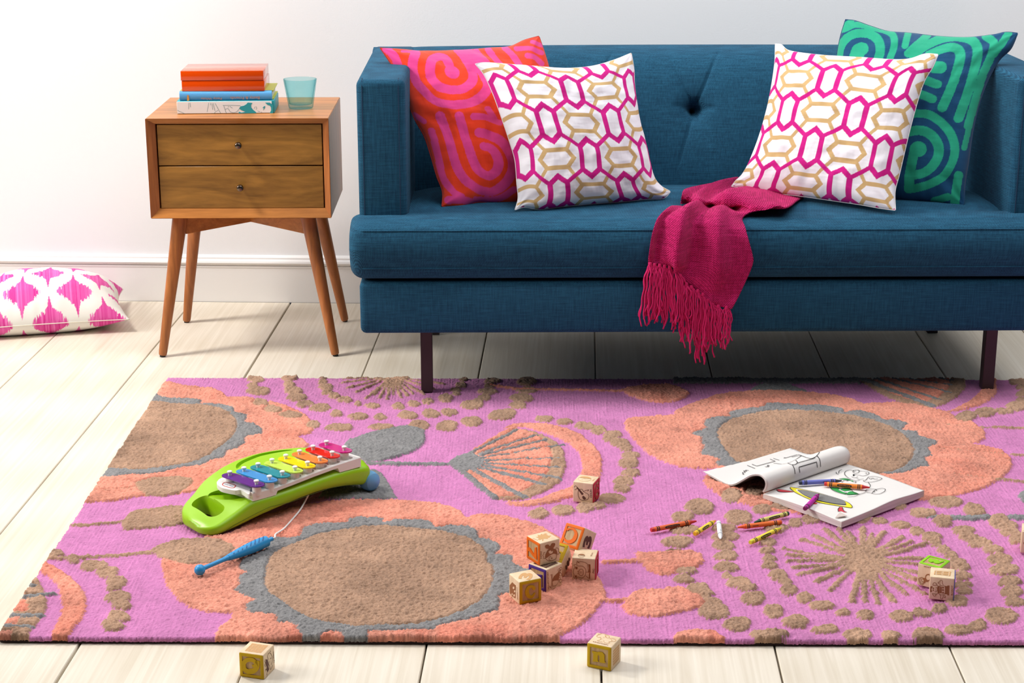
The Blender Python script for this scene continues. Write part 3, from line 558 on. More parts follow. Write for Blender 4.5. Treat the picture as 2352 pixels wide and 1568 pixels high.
    P(cD, GY, (540, 310), (600, 290), (690, 285), (675, 260), (720, 250), (820, 240), (870, 235), (890, 215), (960, 210), (1050, 212), (1100, 225), (1180, 220), (1290, 235), (1330, 245), (1330, 262), (1400, 250), (1480, 265), (1540, 290), (1550, 305), (1640, 310), (1695, 325), (1670, 350), (1650, 365), (1750, 370), (1760, 400), (1860, 425), (1865, 440), (1810, 460), (1830, 510), (1790, 520), (1820, 570), (1750, 575), (1700, 600), (1620, 615), (1540, 612), (1300, 640), (1000, 640), (750, 590), (595, 560), (610, 540), (635, 530), (600, 520), (520, 500), (525, 470), (540, 455), (520, 430), (530, 410), (465, 385), (490, 370), (560, 350), (535, 330))
    P(cD, BR, (610, 370), (640, 330), (700, 300), (800, 270), (900, 255), (1050, 248), (1200, 258), (1350, 275), (1480, 300), (1580, 335), (1660, 380), (1700, 420), (1730, 470), (1710, 530), (1670, 570), (1600, 600), (1500, 612), (1300, 615), (1000, 610), (850, 580), (720, 545), (680, 500), (640, 450), (615, 410))
    for w_, *q in ((.004, (1860, 325), (2110, 345)), (.008, (2110, 345), (2352, 352), (2420, 355)), (.004, (1870, 465), (2280, 500)), (.008, (2280, 500), (2420, 512)), (.004, (1960, 612), (2200, 640)), (.009, (2200, 640), (2420, 664))): Ln(cD, BR, w_, *q)
    E(cD, BR, (2020, 285, 62, 28), (2130, 262, 60, 28), (2240, 255, 55, 16), (2310, 225, 60, 30), (2340, 190, 36, 15), (2345, 155, 42, 20), (2345, 120, 40, 14), (2315, 85, 55, 22), (2395, 215, 50, 28), (2440, 165, 50, 26))
    P(cD, GY, (2318, 730), (2345, 705), (2450, 690), (2450, 790), (2345, 775)); Ln(cD, GY, .020, (1820, 850), (2000, 860), (2200, 855), (2480, 865))
    # dots round the lower starburst
    E(cD, BR, (690, 735, 66, 38), (830, 705, 62, 30), (512, 798, 92, 42), (415, 855, 70, 28), (720, 858, 70, 38), (765, 860, 52, 34), (865, 810, 55, 28), (985, 790, 66, 28), (420, 922, 88, 30), (1050, 888, 42, 25), (1140, 868, 55, 25), (1235, 868, 50, 20), (1420, 866, 60, 25), (1535, 877, 47, 18), (1637, 792, 50, 22), (1650, 900, 60, 22), (1745, 935, 45, 24), (1835, 965, 50, 25), (1775, 830, 76, 28), (1910, 770, 95, 32), (2070, 815, 65, 35), (1895, 880, 60, 32), (2205, 872, 62, 34), (2250, 905, 62, 30), (650, 918, 70, 24), (945, 915, 72, 20))
    E(cE, BR, (385, 105, 88, 35), (380, 157, 62, 12), (440, 270, 60, 22), (420, 318, 65, 25), (500, 370, 70, 30), (545, 400, 50, 26), (580, 448, 60, 28), (590, 500, 85, 48), (725, 572, 80, 45), (905, 632, 110, 32), (1410, 632, 90, 34), (1595, 636, 55, 30), (1805, 632, 92, 42), (1975, 605, 85, 30), (2085, 583, 62, 32), (2225, 525, 95, 50))
    E(cE, BR, (655, 75, 85, 28), (645, 125, 65, 30), (660, 185, 72, 30), (665, 248, 75, 28), (665, 298, 35, 18), (730, 335, 75, 30), (785, 365, 56, 26), (815, 425, 70, 40), (930, 500, 58, 42), (1055, 560, 85, 36), (1225, 602, 78, 24))
    E(cE, BR, (940, 32, 70, 24), (900, 110, 50, 22), (895, 155, 46, 20), (905, 200, 45, 20), (910, 240, 50, 22), (960, 295, 60, 32), (1000, 335, 40, 20), (1020, 380, 55, 30), (1110, 422, 55, 30), (1205, 468, 75, 28), (1325, 505, 46, 20), (1450, 520, 50, 30), (1655, 525, 68, 35), (1765, 508, 62, 25), (1870, 485, 45, 28))
    E(cE, BR, (1815, 80, 45, 25), (1850, 110, 40, 25), (1900, 150, 45, 25), (1940, 180, 40, 22), (1975, 215, 55, 20), (1985, 245, 65, 30), (2000, 300, 60, 25), (2000, 350, 65, 20), (2015, 385, 48, 22), (1970, 440, 65, 35), (2010, 40, 65, 28), (2040, 80, 55, 25), (2100, 110, 70, 30), (2180, 150, 65, 25), (2215, 205, 80, 28), (2240, 262, 85, 35), (2270, 332, 75, 28), (2280, 388, 75, 30), (2300, 445, 60, 28), (2240, 12, 70, 25), (2275, 50, 62, 26), (2320, 90, 60, 28), (2380, 120, 60, 28))
    E(cE, BR, (1440, 210, 125, 74))
    for i, e in enumerate(((1090, 95), (1160, 70), (1225, 35), (1300, 32), (1350, 42), (1435, 25), (1490, 62), (1555, 50), (1665, 75), (1715, 100), (1795, 115), (1780, 200), (1745, 232), (1740, 275), (1735, 320), (1790, 400), (1685, 402), (1610, 440), (1525, 450), (1450, 442), (1375, 445), (1250, 380), (1175, 330), (1070, 290), (1040, 250), (1010, 215), (1010, 180), (985, 145))):
        Ln(cE, BR, .0095+.0012*(i % 3), (1440+(e[0]-1440)*.15, 212+(e[1]-212)*.15), (1440+(e[0]-1440)*.6, 212+(e[1]-212)*.6+((i*37) % 7-3)*2), e)
    # coral tulips
    Ln(cE, CO, .013, (-30, 222), (60, 218), (160, 212)); P(cE, CO, (145, 165), (300, 165), (450, 150), (520, 170), (540, 205), (510, 245), (440, 265), (370, 285), (300, 298), (230, 275), (190, 240), (155, 215))
    Ln(cE, CO, .011, (-40, 440), (95, 442)); P(cE, CO, (70, 470), (110, 410), (165, 378), (280, 372), (380, 362), (440, 370), (500, 400), (540, 440), (520, 475), (450, 495), (340, 520), (240, 532), (150, 525), (90, 505))
    E(cE, BR, (440, 270, 60, 22), (500, 372, 70, 28), (590, 500, 85, 48)); P(cE, CO, (350, 680), (362, 640), (390, 615), (480, 602), (600, 612), (655, 645), (660, 680))
    return sh
def blur(a, k):
    for ax in (0, 1):
        p = np.pad(a, [(k, k) if i == ax else (0, 0) for i in (0, 1)], mode='edge'); c = np.cumsum(p, ax)
        c = np.insert(c, 0, 0, ax); a = (np.take(c, range(2*k+1, c.shape[ax]), ax)-np.take(c, range(0, c.shape[ax]-2*k-1), ax))/(2*k+1)
    return a
def noise2(sh, k):
    n = blur(rng.standard_normal(sh), k) if k > 0 else rng.standard_normal(sh)
    return n/(n.std()+1e-9)
def build_rug():
    ns, nt = int(RW/RSTEP)+1, int(RD/RSTEP)+1
    s = np.linspace(0, RW, ns)[:, None]+np.zeros((1, nt)); t = np.linspace(0, RD, nt)[None, :]+np.zeros((ns, 1)); shp = (ns, nt)
    sj = s+.0011*noise2(shp, 2)+.0006*noise2(shp, 0); tj = t+.0011*noise2(shp, 2)+.0006*noise2(shp, 0)
    lab = np.zeros(shp, np.int8)
    for it in rug_shapes():
        q = np.array(it[2]); pad = .006+(it[3] if it[0] == 'l' else 0)
        i0, i1 = np.clip([int((q[:, 0].min()-pad)/RSTEP), int((q[:, 0].max()+pad)/RSTEP)+2], 0, ns); j0, j1 = np.clip([int((q[:, 1].min()-pad)/RSTEP), int((q[:, 1].max()+pad)/RSTEP)+2], 0, nt)
        if i1 <= i0 or j1 <= j0: continue
        X, Y = sj[i0:i1, j0:j1], tj[i0:i1, j0:j1]
        if it[0] == 'p':
            ins = np.zeros(X.shape, bool); n = len(q)
            for k in range(n):
                (x0, y0), (x1, y1) = q[k], q[(k+1) % n]
                if y0 == y1: continue
                ins ^= ((y0 > Y) != (y1 > Y)) & (X < (x1-x0)*(Y-y0)/(y1-y0)+x0)
        else:
            d = np.full(X.shape, 9.0)
            for (x0, y0), (x1, y1) in zip(q[:-1], q[1:]):
                dx, dy = x1-x0, y1-y0; u = np.clip(((X-x0)*dx+(Y-y0)*dy)/(dx*dx+dy*dy+1e-12), 0, 1); d = np.minimum(d, np.hypot(X-x0-u*dx, Y-y0-u*dy))
            ins = d < it[3]/2
        lab[i0:i1, j0:j1][ins] = it[1]
    z = np.full(shp, .0112); soft = np.zeros(shp)
    for L_ in (CO, GY, BR): soft = np.maximum(soft, blur((lab == L_).astype(float), 2))
    up = np.clip((soft-.35)/.6, 0, 1); up = up*up*(3-2*up)
    rr = rng.standard_normal((ns, nt//24+2)); rr = np.stack([np.interp(np.arange(nt)/24+rng.random(), np.arange(rr.shape[1]), q) for q in rr]); rib = rr-blur(rr, 2); rib /= rib.std()
    yarn = noise2(shp, 0)*.6+noise2(shp, 1)*.45; loop = noise2(shp, 1)*.65+noise2(shp, 0)*.75
    z += up*.0042+up*(.0010*loop+.0006*noise2(shp, 10))+(1-up)*(.00026*rib+.00060*yarn)
    cols = np.stack([lin(*c) for c in ((198, 124, 174), (216, 144, 123), (132, 130, 130), (168, 134, 111))])
    C = cols[lab]; big = noise2(shp, 14); mid = noise2(shp, 4)
    amp = np.array([.03, .07, .04, .06])[lab]; f = 1+amp*big+.03*mid+np.where(lab == 0, .03*rib+.06*yarn, .085*loop)
    f = f+np.array([0, .03, .03, .075])[lab]*noise2(shp, 34)*1.0+np.array([0, .03, .02, .05])[lab]*noise2(shp, 18)
    C = C*np.clip(f, .6, 1.5)[..., None]
    # red bloom streaks that are dyed into the coral pile
    k = np.clip(noise2(shp, 26)*.5+.2, 0, 1)*(lab == CO); C = C*(1-k[..., None]*np.array([.02, .16, .18]))
    W = RO+s[..., None]*REX+t[..., None]*REY; W = W+np.array([0, 0, 1.0])*z[..., None]
    V = W.reshape(-1, 3); F = [np.array(grid_faces(ns, nt))]; Cc = C.reshape(-1, 3)
    # pile turns down over the edge
    idx = [i*nt for i in range(ns)]+[(ns-1)*nt+j for j in range(1, nt)]+[i*nt+nt-1 for i in range(ns-2, -1, -1)]+[j for j in range(nt-2, 0, -1)]
    ed = V[idx].copy(); cen = V.mean(0); n = len(ed); off = len(V); rows = [np.array(idx)]
    dirs = np.zeros((n, 3)); 
    for a, i in enumerate(idx):
        d = np.zeros(3); ii, jj = divmod(i, nt)
        if jj == 0: d -= REY
        if jj == nt-1: d += REY
        if ii == 0: d -= REX
        if ii == ns-1: d += REX
        dirs[a] = d
    VV = [V]; CC = [Cc]
    for zz, ou in ((.75, .0022), (.45, .0026), (.3, .0012)):
        p = ed.copy(); p[:, 2] *= zz; p += dirs*ou+dirs*(.0009*rng.standard_normal((n, 1))); VV.append(p); CC.append(Cc[idx]*(.9+.2*rng.random((n, 1)))); rows.append(np.arange(off, off+n)); off += n
    V = np.vstack(VV); Cc = np.vstack(CC)
    for a, b in zip(rows[:-1], rows[1:]): F.append(np.stack([b, np.roll(b, -1), np.roll(a, -1), a], 1))
    m, N, L, b = new_mat('tufted_wool'); at = N.new('ShaderNodeAttribute'); at.attribute_name = 'Col'; L.new(at.outputs['Color'], b.inputs['Base Color'])
    b.inputs['Roughness'].default_value = 1; b.inputs['Specular IOR Level'].default_value = .05; b.inputs['Sheen Weight'].default_value = .12
    tc = N.new('ShaderNodeTexCoord'); no = N.new('ShaderNodeTexNoise'); no.inputs['Scale'].default_value = 520; no.inputs['Detail'].default_value = 2; L.new(tc.outputs['Object'], no.inputs['Vector'])
    bp = N.new('ShaderNodeBump'); bp.inputs['Strength'].default_value = .55; bp.inputs['Distance'].default_value = .0016; L.new(no.outputs['Fac'], bp.inputs['Height']); L.new(bp.outputs['Normal'], b.inputs['Normal'])
    rug = thing('rug', 'large orchid pink wool rug with raised coral, grey and brown flowers', 'rug', (0, 0, 0))
    big_mesh('pile', V, np.vstack(F), m, rug, Cc)
    bm = bmesh.new(); add_box(bm, .001, RW-.001, .0005, RD-.001, .0002, .0042, .001, 1); bm.transform(Matrix.Translation(Vector(RO)) @ Matrix.Rotation(RZ, 4, 'Z'))
    bm_obj('backing', bm, plain('shadow_line_backing', (62, 44, 44), .9), rug)  # backing coloured dark to paint in the shadow line under the pile edge
build_rug()
# ================================================================== cushions
def coons(top, right, bottom, left, n):
    """edge curves (2-D) -> n x n grid; u left->right, v bottom->top"""
    def ev(P):
        P = smooth_path(np.c_[np.asarray(P, float), np.zeros(len(P))], 12)[:, :2]; d = np.r_[0, np.cumsum(np.linalg.norm(np.diff(P, axis=0), axis=1))]; d /= d[-1]
        t = np.linspace(0, 1, n); return np.stack([np.interp(t, d, P[:, k]) for k in (0, 1)], 1)
    T, R, B, Lf = ev(top), ev(right), ev(bottom), ev(left); u = np.linspace(0, 1, n)[:, None, None]; v = np.linspace(0, 1, n)[None, :, None]
    G = (1-v)*B[:, None]+v*T[:, None]+(1-u)*Lf[None]+u*R[None]
    G -= (1-u)*(1-v)*B[0]+u*(1-v)*B[-1]+(1-u)*v*T[0]+u*v*T[-1]
    return G
def seg_dist(Q, P, closed=False):
    d = np.full(Q.shape[:-1], 1e9)
    for a, b in zip(P[:-1], P[1:]):
        e = b-a; t = np.clip(((Q-a)@e)/(e@e+1e-12), 0, 1); d = np.minimum(d, np.linalg.norm(Q-a-t[..., None]*e, axis=-1))
    return d
def cushion(name, label, cat, group, edges, P0, NRM, tf, tb, colour, n=250, mat=None, wr=1.0, seed=1, piping=None):
    """edges: pixel outlines (top L->R, right T->B, bottom L->R, left T->B) of the seam, which lies in the plane P0,NRM"""
    r = np.random.default_rng(seed); NRM = NRM/np.linalg.norm(NRM); E1 = np.cross([0, 0, 1.0], NRM); E1 /= np.linalg.norm(E1); E2 = np.cross(NRM, E1)
    def pl(px): X = at_pl(*px, P0, NRM)-P0; return np.array([X@E1, X@E2])
    t, ri, bo, le = [[pl(p) for p in e] for e in edges]
    G = coons(t, ri[::-1], bo, le[::-1], n)        # right/left given top->bottom, coons wants bottom->top
    u = np.linspace(-1, 1, n)[:, None]+np.zeros((1, n)); v = np.linspace(-1, 1, n)[None, :]+np.zeros((n, 1))
    f = np.clip((1-np.abs(u)**2.3)*(1-np.abs(v)**2.3), 0, 1)**.55
    def sm(k): 
        a = blur(blur(r.standard_normal((n, n)), k), k); return a/a.std()
    wz = wr*(.0016*sm(18)+.0008*sm(7))*np.clip(f*1.6, 0, 1)
    cu_, cv_ = np.abs(u), np.abs(v)
    ang = np.arctan2(1-cv_, 1-cu_+1e-6); ed = np.exp(-np.hypot(1-cu_, 1-cv_)/.28)
    wz += wr*.0026*ed*np.sin(ang*9+seed+3*np.sign(u)+2*np.sign(v))*np.clip(f*2.2, 0, 1)
    wz += wr*.0016*np.exp(-(1-cv_)/.10)*np.sin(u*26+2*np.sin(u*7+seed))*np.clip(f*2, 0, 1)*(v < 0)
    W = P0+G[..., :1]*E1+G[..., 1:]*E2; A = W+NRM*((tf*f+wz)[..., None]); B = W-NRM*((tb*f+wz*.5)[..., None])
    def pls(px): X = at_pl(*px, P0+NRM*tf*.82, NRM)-P0; return np.array([X@E1, X@E2])
    dl = np.array([pls(q)-pl(q) for e in edges for q in e]).mean(0)/.82
    C = colour(u, v, G, pls, pl, G-dl*f[..., None])
    base = P0*1.0; base[2] = min(A[..., 2].min(), B[..., 2].min())
    V = np.vstack([A.reshape(-1, 3), B.reshape(-1, 3)])-base
    F = grid_faces(n, n); F += [tuple(i+n*n for i in f_)[::-1] for f_ in grid_faces(n, n)]
    o = mesh_obj(name, V, F, mat, None, True, np.vstack([C.reshape(-1, 3)]*2)); o.location = base
    bm = bmesh.new(); bm.from_mesh(o.data); bnd = [v_ for v_ in bm.verts if v_.is_boundary]; bmesh.ops.remove_doubles(bm, verts=bnd, dist=1e-5); bmesh.ops.recalc_face_normals(bm, faces=bm.faces); bm.to_mesh(o.data); bm.free()
    tag(o, label, cat, group)
    ring = np.vstack([W[:, 0], W[-1, 1:], W[-2::-1, -1], W[0, -2:0:-1]])[::3]-base; ring = np.vstack([ring, ring[:1]])
    if piping: tube('seam', ring, .0011, piping, o, 6)
    return o
def sofa_plane(p1, p2, z, lean):
    """plane through two seat points (pixel) at height z that leans back by lean degrees"""
    a, b = at_z(*p1, z), at_z(*p2, z); d = (b-a)/np.linalg.norm(b-a); bk = np.cross([0, 0, 1.0], d); l = math.radians(lean)
    upd = np.array([0, 0, 1.0])*math.cos(l)+bk*math.sin(l); n = np.cross(d, upd)
    return a, n/np.linalg.norm(n)
def stroke_colour(base, ink, strokes):
    cb, ci = lin(*base), lin(*ink)
    def fn(u, v, G_, pl_, pl, G):
        msk = np.zeros(u.shape, bool)
        sc = np.linalg.norm(pl((1500, 300))-pl((1501, 300)))
        for c, s, w_, *pts in strokes:
            q = np.array([pl(c(*p)) for p in pts]); 
            if len(q) > 2: q = smooth_path(np.c_[q, np.zeros(len(q))], 6)[:, :2]
            if len(q) == 1: d = np.linalg.norm(G-q[0], axis=-1)
            else: d = seg_dist(G, q)
            msk |= d < .5*w_/s*sc*1.0
        return np.where(msk[..., None], ci, cb)
    return fn
def trellis_colour(anchor, per, flip=1):
    wh, mg, tn = lin(240, 236, 242), lin(206, 26, 134), lin(205, 170, 118)
    def fn(u, v, G, pl, pl0=None, Ge=None):
        a0 = pl(anchor); k = np.argmin(np.linalg.norm((G-a0).reshape(-1, 2), axis=1)); u0, v0 = u.ravel()[k], v.ravel()[k]
        gg = lambda q: q*(1+.10*q**4)
        x = (gg(u)-gg(u0))/(2*per[0]); y = (gg(v)-gg(v0))/(2*per[1])
        def cell(x, y):
            x = x-np.round(x); y = y-np.round(y); return x, y
        def segs(x, y, L):
            d = np.full(x.shape, 9.0)
            for (x0, y0), (x1, y1) in L:
                dx, dy = x1-x0, y1-y0; t = np.clip(((x-x0)*dx+(y-y0)*dy)/(dx*dx+dy*dy), 0, 1); d = np.minimum(d, np.hypot(x-x0-t*dx, y-y0-t*dy))
            return d
        def hexd(x, y, hx, sy, ty):          # signed distance-like value of a mitred hexagon (vertical sides at hx, tips at ty)
            x, y = np.abs(x), np.abs(y); l = math.hypot(ty-sy, hx); return np.maximum(x-hx, ((ty-sy)*x+hx*(y-ty))/l)
        K = [((a*.126, b*.16), (a*.374, b*.34)) for a in (-1, 1) for b in (-1, 1)]
        Kt = [((a*.16, b*.118), (a*.34, b*.382)) for a in (-1, 1) for b in (-1, 1)]
        C = np.broadcast_to(wh, u.shape+(3,)).copy()
        for ox, oy in ((.5, 0), (0, .5)):
            X, Y = cell(x-ox, y-oy); h_ = hexd(Y, X, .118, .155, .250); C[(np.abs(h_) < .031) | ((segs(X, Y, Kt) < .025) & (h_ > 0))] = tn
        for ox, oy in ((0, 0), (.5, .5)):
            X, Y = cell(x-ox, y-oy); h_ = hexd(X, Y, .126, .16, .262); C[(np.abs(h_) < .037) | ((segs(X, Y, K) < .029) & (h_ > 0))] = mg
        return C
    return fn
linen = weave('printed_linen', .93, None, .0016, .85, .25, .05, True, .0003, .3)
velvet = weave('printed_cotton', .9, None, .0012, .9, .2, .2, True, .0003, .3)
cO = crop(870, 90, 4.0216); cT = crop(1900, 30, 3.4845); cL = crop(800, 60, 3.0947); cR = crop(1540, 20, 2.8966)
OS = [(cO, 4.02, 130, (680, 310)), (cO, 4.02, 82, (655, 240), (620, 180), (560, 165), (500, 195), (478, 270), (490, 350), (550, 430), (640, 468), (720, 475), (810, 448), (865, 390), (868, 320), (835, 240), (780, 150), (735, 100)),
      (cO, 4.02, 84, (345, 130), (322, 200), (320, 290), (360, 400), (430, 490), (530, 570), (650, 610), (760, 612), (880, 578), (970, 510), (1005, 430), (960, 320), (900, 210), (830, 105)),
      (cO, 4.02, 58, (905, 110), (995, 230)), (cO, 4.02, 58, (1010, 100), (1115, 235)), (cO, 4.02, 62, (1165, 85), (1230, 150), (1290, 240)), (cO, 4.02, 48, (1270, 90), (1390, 90), (1500, 130)), (cO, 4.02, 55, (1370, 160), (1440, 175), (1500, 225)), (cO, 4.02, 46, (1420, 30), (1500, 60)),
      (cO, 4.02, 78, (75, 95), (150, 170), (190, 280)), (cO, 4.02, 26, (220, 115), (330, 118)),
      (cO, 4.02, 66, (490, 850), (520, 960), (560, 1120), (600, 1280), (680, 1400), (760, 1450)), (cO, 4.02, 82, (572, 708), (620, 830), (665, 980), (705, 1120), (760, 1240), (840, 1330), (940, 1390), (1050, 1400), (1160, 1330), (1220, 1230), (1228, 1130), (1190, 1030), (1120, 940), (1020, 880), (930, 858)),
      (cO, 4.02, 82, (745, 720), (790, 860), (835, 1000), (880, 1130), (930, 1215), (1010, 1255), (1080, 1215), (1102, 1140), (1080, 1060), (1030, 1000), (975, 985)), (cO, 4.02, 58, (875, 720), (990, 725), (1110, 770)), (cO, 4.02, 62, (1010, 645), (1070, 745)), (cO, 4.02, 70, (640, 1490), (760, 1480), (870, 1510)), (cO, 4.02, 50, (330, 700), (420, 760)), (cO, 4.02, 60, (900, 1480), (1100, 1470), (1250, 1380))]
TS = [(cT, 3.48, 120, (728, 1085)), (cT, 3.48, 72, (700, 1100), (680, 1180), (660, 1290), (655, 1400)), (cT, 3.48, 72, (560, 990), (640, 955), (740, 938), (830, 970), (885, 1050), (885, 1140), (835, 1225), (765, 1275), (690, 1290)), (cT, 3.48, 64, (560, 850), (690, 805), (790, 808), (890, 855), (975, 945), (1018, 1060), (1005, 1180), (940, 1290), (850, 1350), (740, 1390), (650, 1400)),
      (cT, 3.48, 72, (920, 755), (980, 620), (1030, 480), (1062, 360), (1045, 295), (980, 280), (900, 300), (820, 340)), (cT, 3.48, 72, (1048, 840), (1120, 640), (1180, 430), (1200, 300), (1160, 225), (1060, 195), (920, 205), (790, 265), (690, 345)), (cT, 3.48, 62, (1125, 900), (1180, 700), (1245, 490), (1310, 340), (1330, 240), (1270, 190)), (cT, 3.48, 66, (700, 535), (780, 540), (880, 572)), (cT, 3.48, 66, (680, 640), (760, 655), (840, 690)), (cT, 3.48, 90, (860, 440), (905, 440)),
      (cT, 3.48, 42, (1095, 1080), (1130, 930), (1160, 800)), (cT, 3.48, 66, (1050, 1300), (1030, 1420), (1020, 1520)), (cT, 3.48, 60, (860, 1500), (960, 1470)),
      (cT, 3.48, 110, (275, 290)), (cT, 3.48, 110, (255, 300), (220, 400)), (cT, 3.48, 68, (85, 380), (115, 260), (195, 180), (320, 165), (405, 215), (428, 300), (400, 400)), (cT, 3.48, 52, (130, 135), (250, 95), (420, 130), (520, 175), (540, 260), (500, 380)), (cT, 3.48, 40, (150, 90), (200, 60)), (cT, 3.48, 50, (650, 150), (625, 270)), (cT, 3.48, 60, (800, 175), (720, 260), (650, 330)), (cT, 3.48, 56, (1450, 160), (1400, 240), (1330, 330)), (cT, 3.48, 40, (900, 160), (1050, 170))]
def build_cushions():
    G = 'throw cushions on the sofa'
    # orange and pink, against the left arm
    P0, N = sofa_plane((1015, 474), (1330, 452), .409, 37)
    cushion('throw_cushion', 'orange and pink swirl cushion leaning in the left corner of the sofa', 'cushion', G,
            ([(873, 110), (925, 114), (975, 118), (1050, 116), (1120, 112), (1170, 107), (1205, 92), (1238, 83)], [(1238, 83), (1250, 118), (1262, 160), (1280, 250), (1300, 340), (1318, 400), (1335, 440)],
             [(1015, 474), (1060, 476), (1100, 464), (1160, 470), (1250, 470), (1300, 462), (1335, 440)], [(873, 110), (897, 145), (917, 170), (932, 215), (950, 268), (974, 312), (990, 360), (1003, 405), (1016, 440), (1015, 474)]),
            P0, N, .062, .055, stroke_colour((232, 60, 26), (224, 66, 140), OS), 290, velvet, 1.5, 3, plain('red_seam', (170, 38, 26), .9))
    P0, N = sofa_plane((1183, 481), (1530, 458), .412, 27)
    cushion('throw_cushion', 'white cushion with magenta and tan trellis in front of the orange cushion', 'cushion', G,
            ([(1092, 147), (1115, 144), (1160, 147), (1230, 153), (1300, 157), (1360, 152), (1410, 138), (1450, 122)], [(1450, 122), (1456, 160), (1458, 200), (1468, 270), (1485, 340), (1500, 400), (1516, 425), (1540, 440)],
             [(1183, 482), (1205, 476), (1240, 481), (1300, 474), (1370, 468), (1430, 464), (1485, 458), (1525, 456), (1541, 441)], [(1092, 147), (1112, 172), (1132, 215), (1152, 270), (1172, 330), (1183, 370), (1187, 420), (1190, 455), (1183, 482)]),
            P0, N, .058, .028, trellis_colour(cL(1415, 690), (.4725, .478)), 320, linen, 1.2, 5, plain('white_seam', (226, 222, 222), .9))
    P0, N = sofa_plane((1960, 452), (2215, 470), .409, 27)
    cushion('throw_cushion', 'teal and navy swirl cushion leaning on the right arm of the sofa', 'cushion', G,
            ([(1942, 45), (1965, 48), (2000, 60), (2040, 72), (2090, 76), (2150, 83), (2220, 86), (2280, 80), (2310, 74), (2338, 76)], [(2338, 76), (2322, 112), (2296, 138), (2272, 180), (2250, 240), (2236, 300), (2226, 370), (2218, 420), (2214, 470)],
             [(1910, 440), (1960, 455), (2020, 458), (2100, 462), (2150, 464), (2185, 470), (2214, 470)], [(1942, 45), (1930, 85), (1922, 130), (1918, 200), (1912, 300), (1908, 400), (1910, 440)]),
            P0, N, .055, .04, stroke_colour((14, 72, 112), (36, 164, 128), TS), 290, velvet, 1.5, 9, plain('navy_seam', (18, 64, 100), .9))
    P0, N = sofa_plane((1690, 445), (2055, 484), .414, 30)
    cushion('throw_cushion', 'white cushion with magenta and tan trellis in front of the teal cushion', 'cushion', G,
            ([(1781, 101), (1795, 103), (1812, 116), (1860, 124), (1930, 130), (1990, 133), (2050, 137), (2090, 135), (2125, 124), (2155, 125)], [(2155, 125), (2142, 155), (2124, 185), (2110, 225), (2092, 290), (2080, 340), (2066, 400), (2056, 440), (2057, 483)],
             [(1680, 428), (1705, 432), (1740, 440), (1800, 446), (1850, 452), (1920, 462), (1975, 470), (2020, 478), (2057, 483)], [(1781, 101), (1779, 150), (1768, 220), (1754, 280), (1738, 330), (1722, 370), (1705, 400), (1690, 415), (1680, 428)]),
            P0, N, .058, .028, trellis_colour(cR(940, 930), (.468, .478)), 320, linen, 1.2, 11, plain('white_seam', (226, 222, 222), .9))
    # floor cushion, built flat from its plan
    R = at_z(297, 733, .034); Lf = at_z(0, 753, .034); d = (Lf-R)/np.linalg.norm(Lf-R); bk = np.array([d[1], -d[0], 0]); bk = bk if bk[1] > 0 else -bk
    n = 300; u = np.linspace(-1, 1, n)[:, None]+np.zeros((1, n)); v = np.linspace(-1, 1, n)[None, :]+np.zeros((n, 1)); SZX, SZY = .43, .285
    pin = .022; X = (u+1)/2*SZX; Y = (v+1)/2*SZY; X = X+pin*(1-v**2)**1.0*(-u)*.9; Y = Y+pin*(1-u**2)*(-v)*.4
    X = X-.06*((v+1)/2)**2*((u+1)/2); f = np.clip((1-np.abs(u)**2.4)*(1-np.abs(v)**2.4), 0, 1)**.55; zc = .034+.004*(v+1)/2; r = np.random.default_rng(4)
    wz = blur(blur(r.standard_normal((n, n)), 12), 12); wz = .0016*wz/wz.std()*np.clip(2*f, 0, 1)+.0018*np.sin(u*34+3*np.sin(5*u))*np.exp(-(v+1)/.12)*np.clip(2*f, 0, 1)
    base = R+d*0; T = base[None, None]+X[..., None]*d+Y[..., None]*bk; A = T.copy(); B = T.copy(); A[..., 2] = zc+.098*f+wz; B[..., 2] = np.maximum(zc-.05*f, .0015)
    pinks = lin(224, 50, 150), lin(246, 120, 196); wh = lin(248, 246, 240)
    def ik(under):
        Sf = B if under else A; sv = np.concatenate([np.zeros((n, 1)), np.cumsum(np.linalg.norm(np.diff(Sf, axis=1), axis=2), axis=1)], 1); px = (u+1)/2*SZX/.131+.04; py = sv/.165*(-1 if under else 1); C = np.broadcast_to(wh, u.shape+(3,)).copy()
        str_ = np.interp(X, np.linspace(-.05, .5, 330), blur(r.standard_normal((330, 1)), 0)[:, 0]); st2 = np.interp(X, np.linspace(-.05, .5, 200), r.standard_normal(200))
        for ox, oy in ((.44, 0), (.94, .5)):
            a = px-ox; b = py-oy; a = a-np.round(a); b = b-np.round(b); jag = .05*str_
            h = .27*np.clip(1-np.abs(a)/.345, 0, 1)**.85+.15*np.exp(-(a/.03)**2)
            m_ = (np.abs(b)*(1+.0*jag)+.05*str_*np.clip(.4-np.abs(b), 0, 1)*2 < h) & (np.abs(a) < .345)
            mixv = np.clip(.5+.3*st2+.25*str_, -.25, 1)[..., None]; C[m_] = (pinks[0]*(mixv)+pinks[1]*(1-mixv))[m_]
        return C
    b2 = np.array([base[0], base[1], 0.0015]); V = np.vstack([A.reshape(-1, 3), B.reshape(-1, 3)])-b2; F = [f_[::-1] for f_ in grid_faces(n, n)]+[tuple(i+n*n for i in f_) for f_ in grid_faces(n, n)]
    o = mesh_obj('floor_cushion', V, F, weave('printed_ikat', .97, None, .0012, .85, .12, .05, True, .0002, .2), None, True, np.vstack([ik(False).reshape(-1, 3), ik(True).reshape(-1, 3)])); o.location = b2
    bm = bmesh.new(); bm.from_mesh(o.data); bmesh.ops.remove_doubles(bm, verts=[q for q in bm.verts if q.is_boundary], dist=1e-5); bmesh.ops.recalc_face_normals(bm, faces=bm.faces); bm.to_mesh(o.data); bm.free()
    tag(o, 'white cushion with pink ikat diamonds lying on the floor by the baseboard', 'cushion')
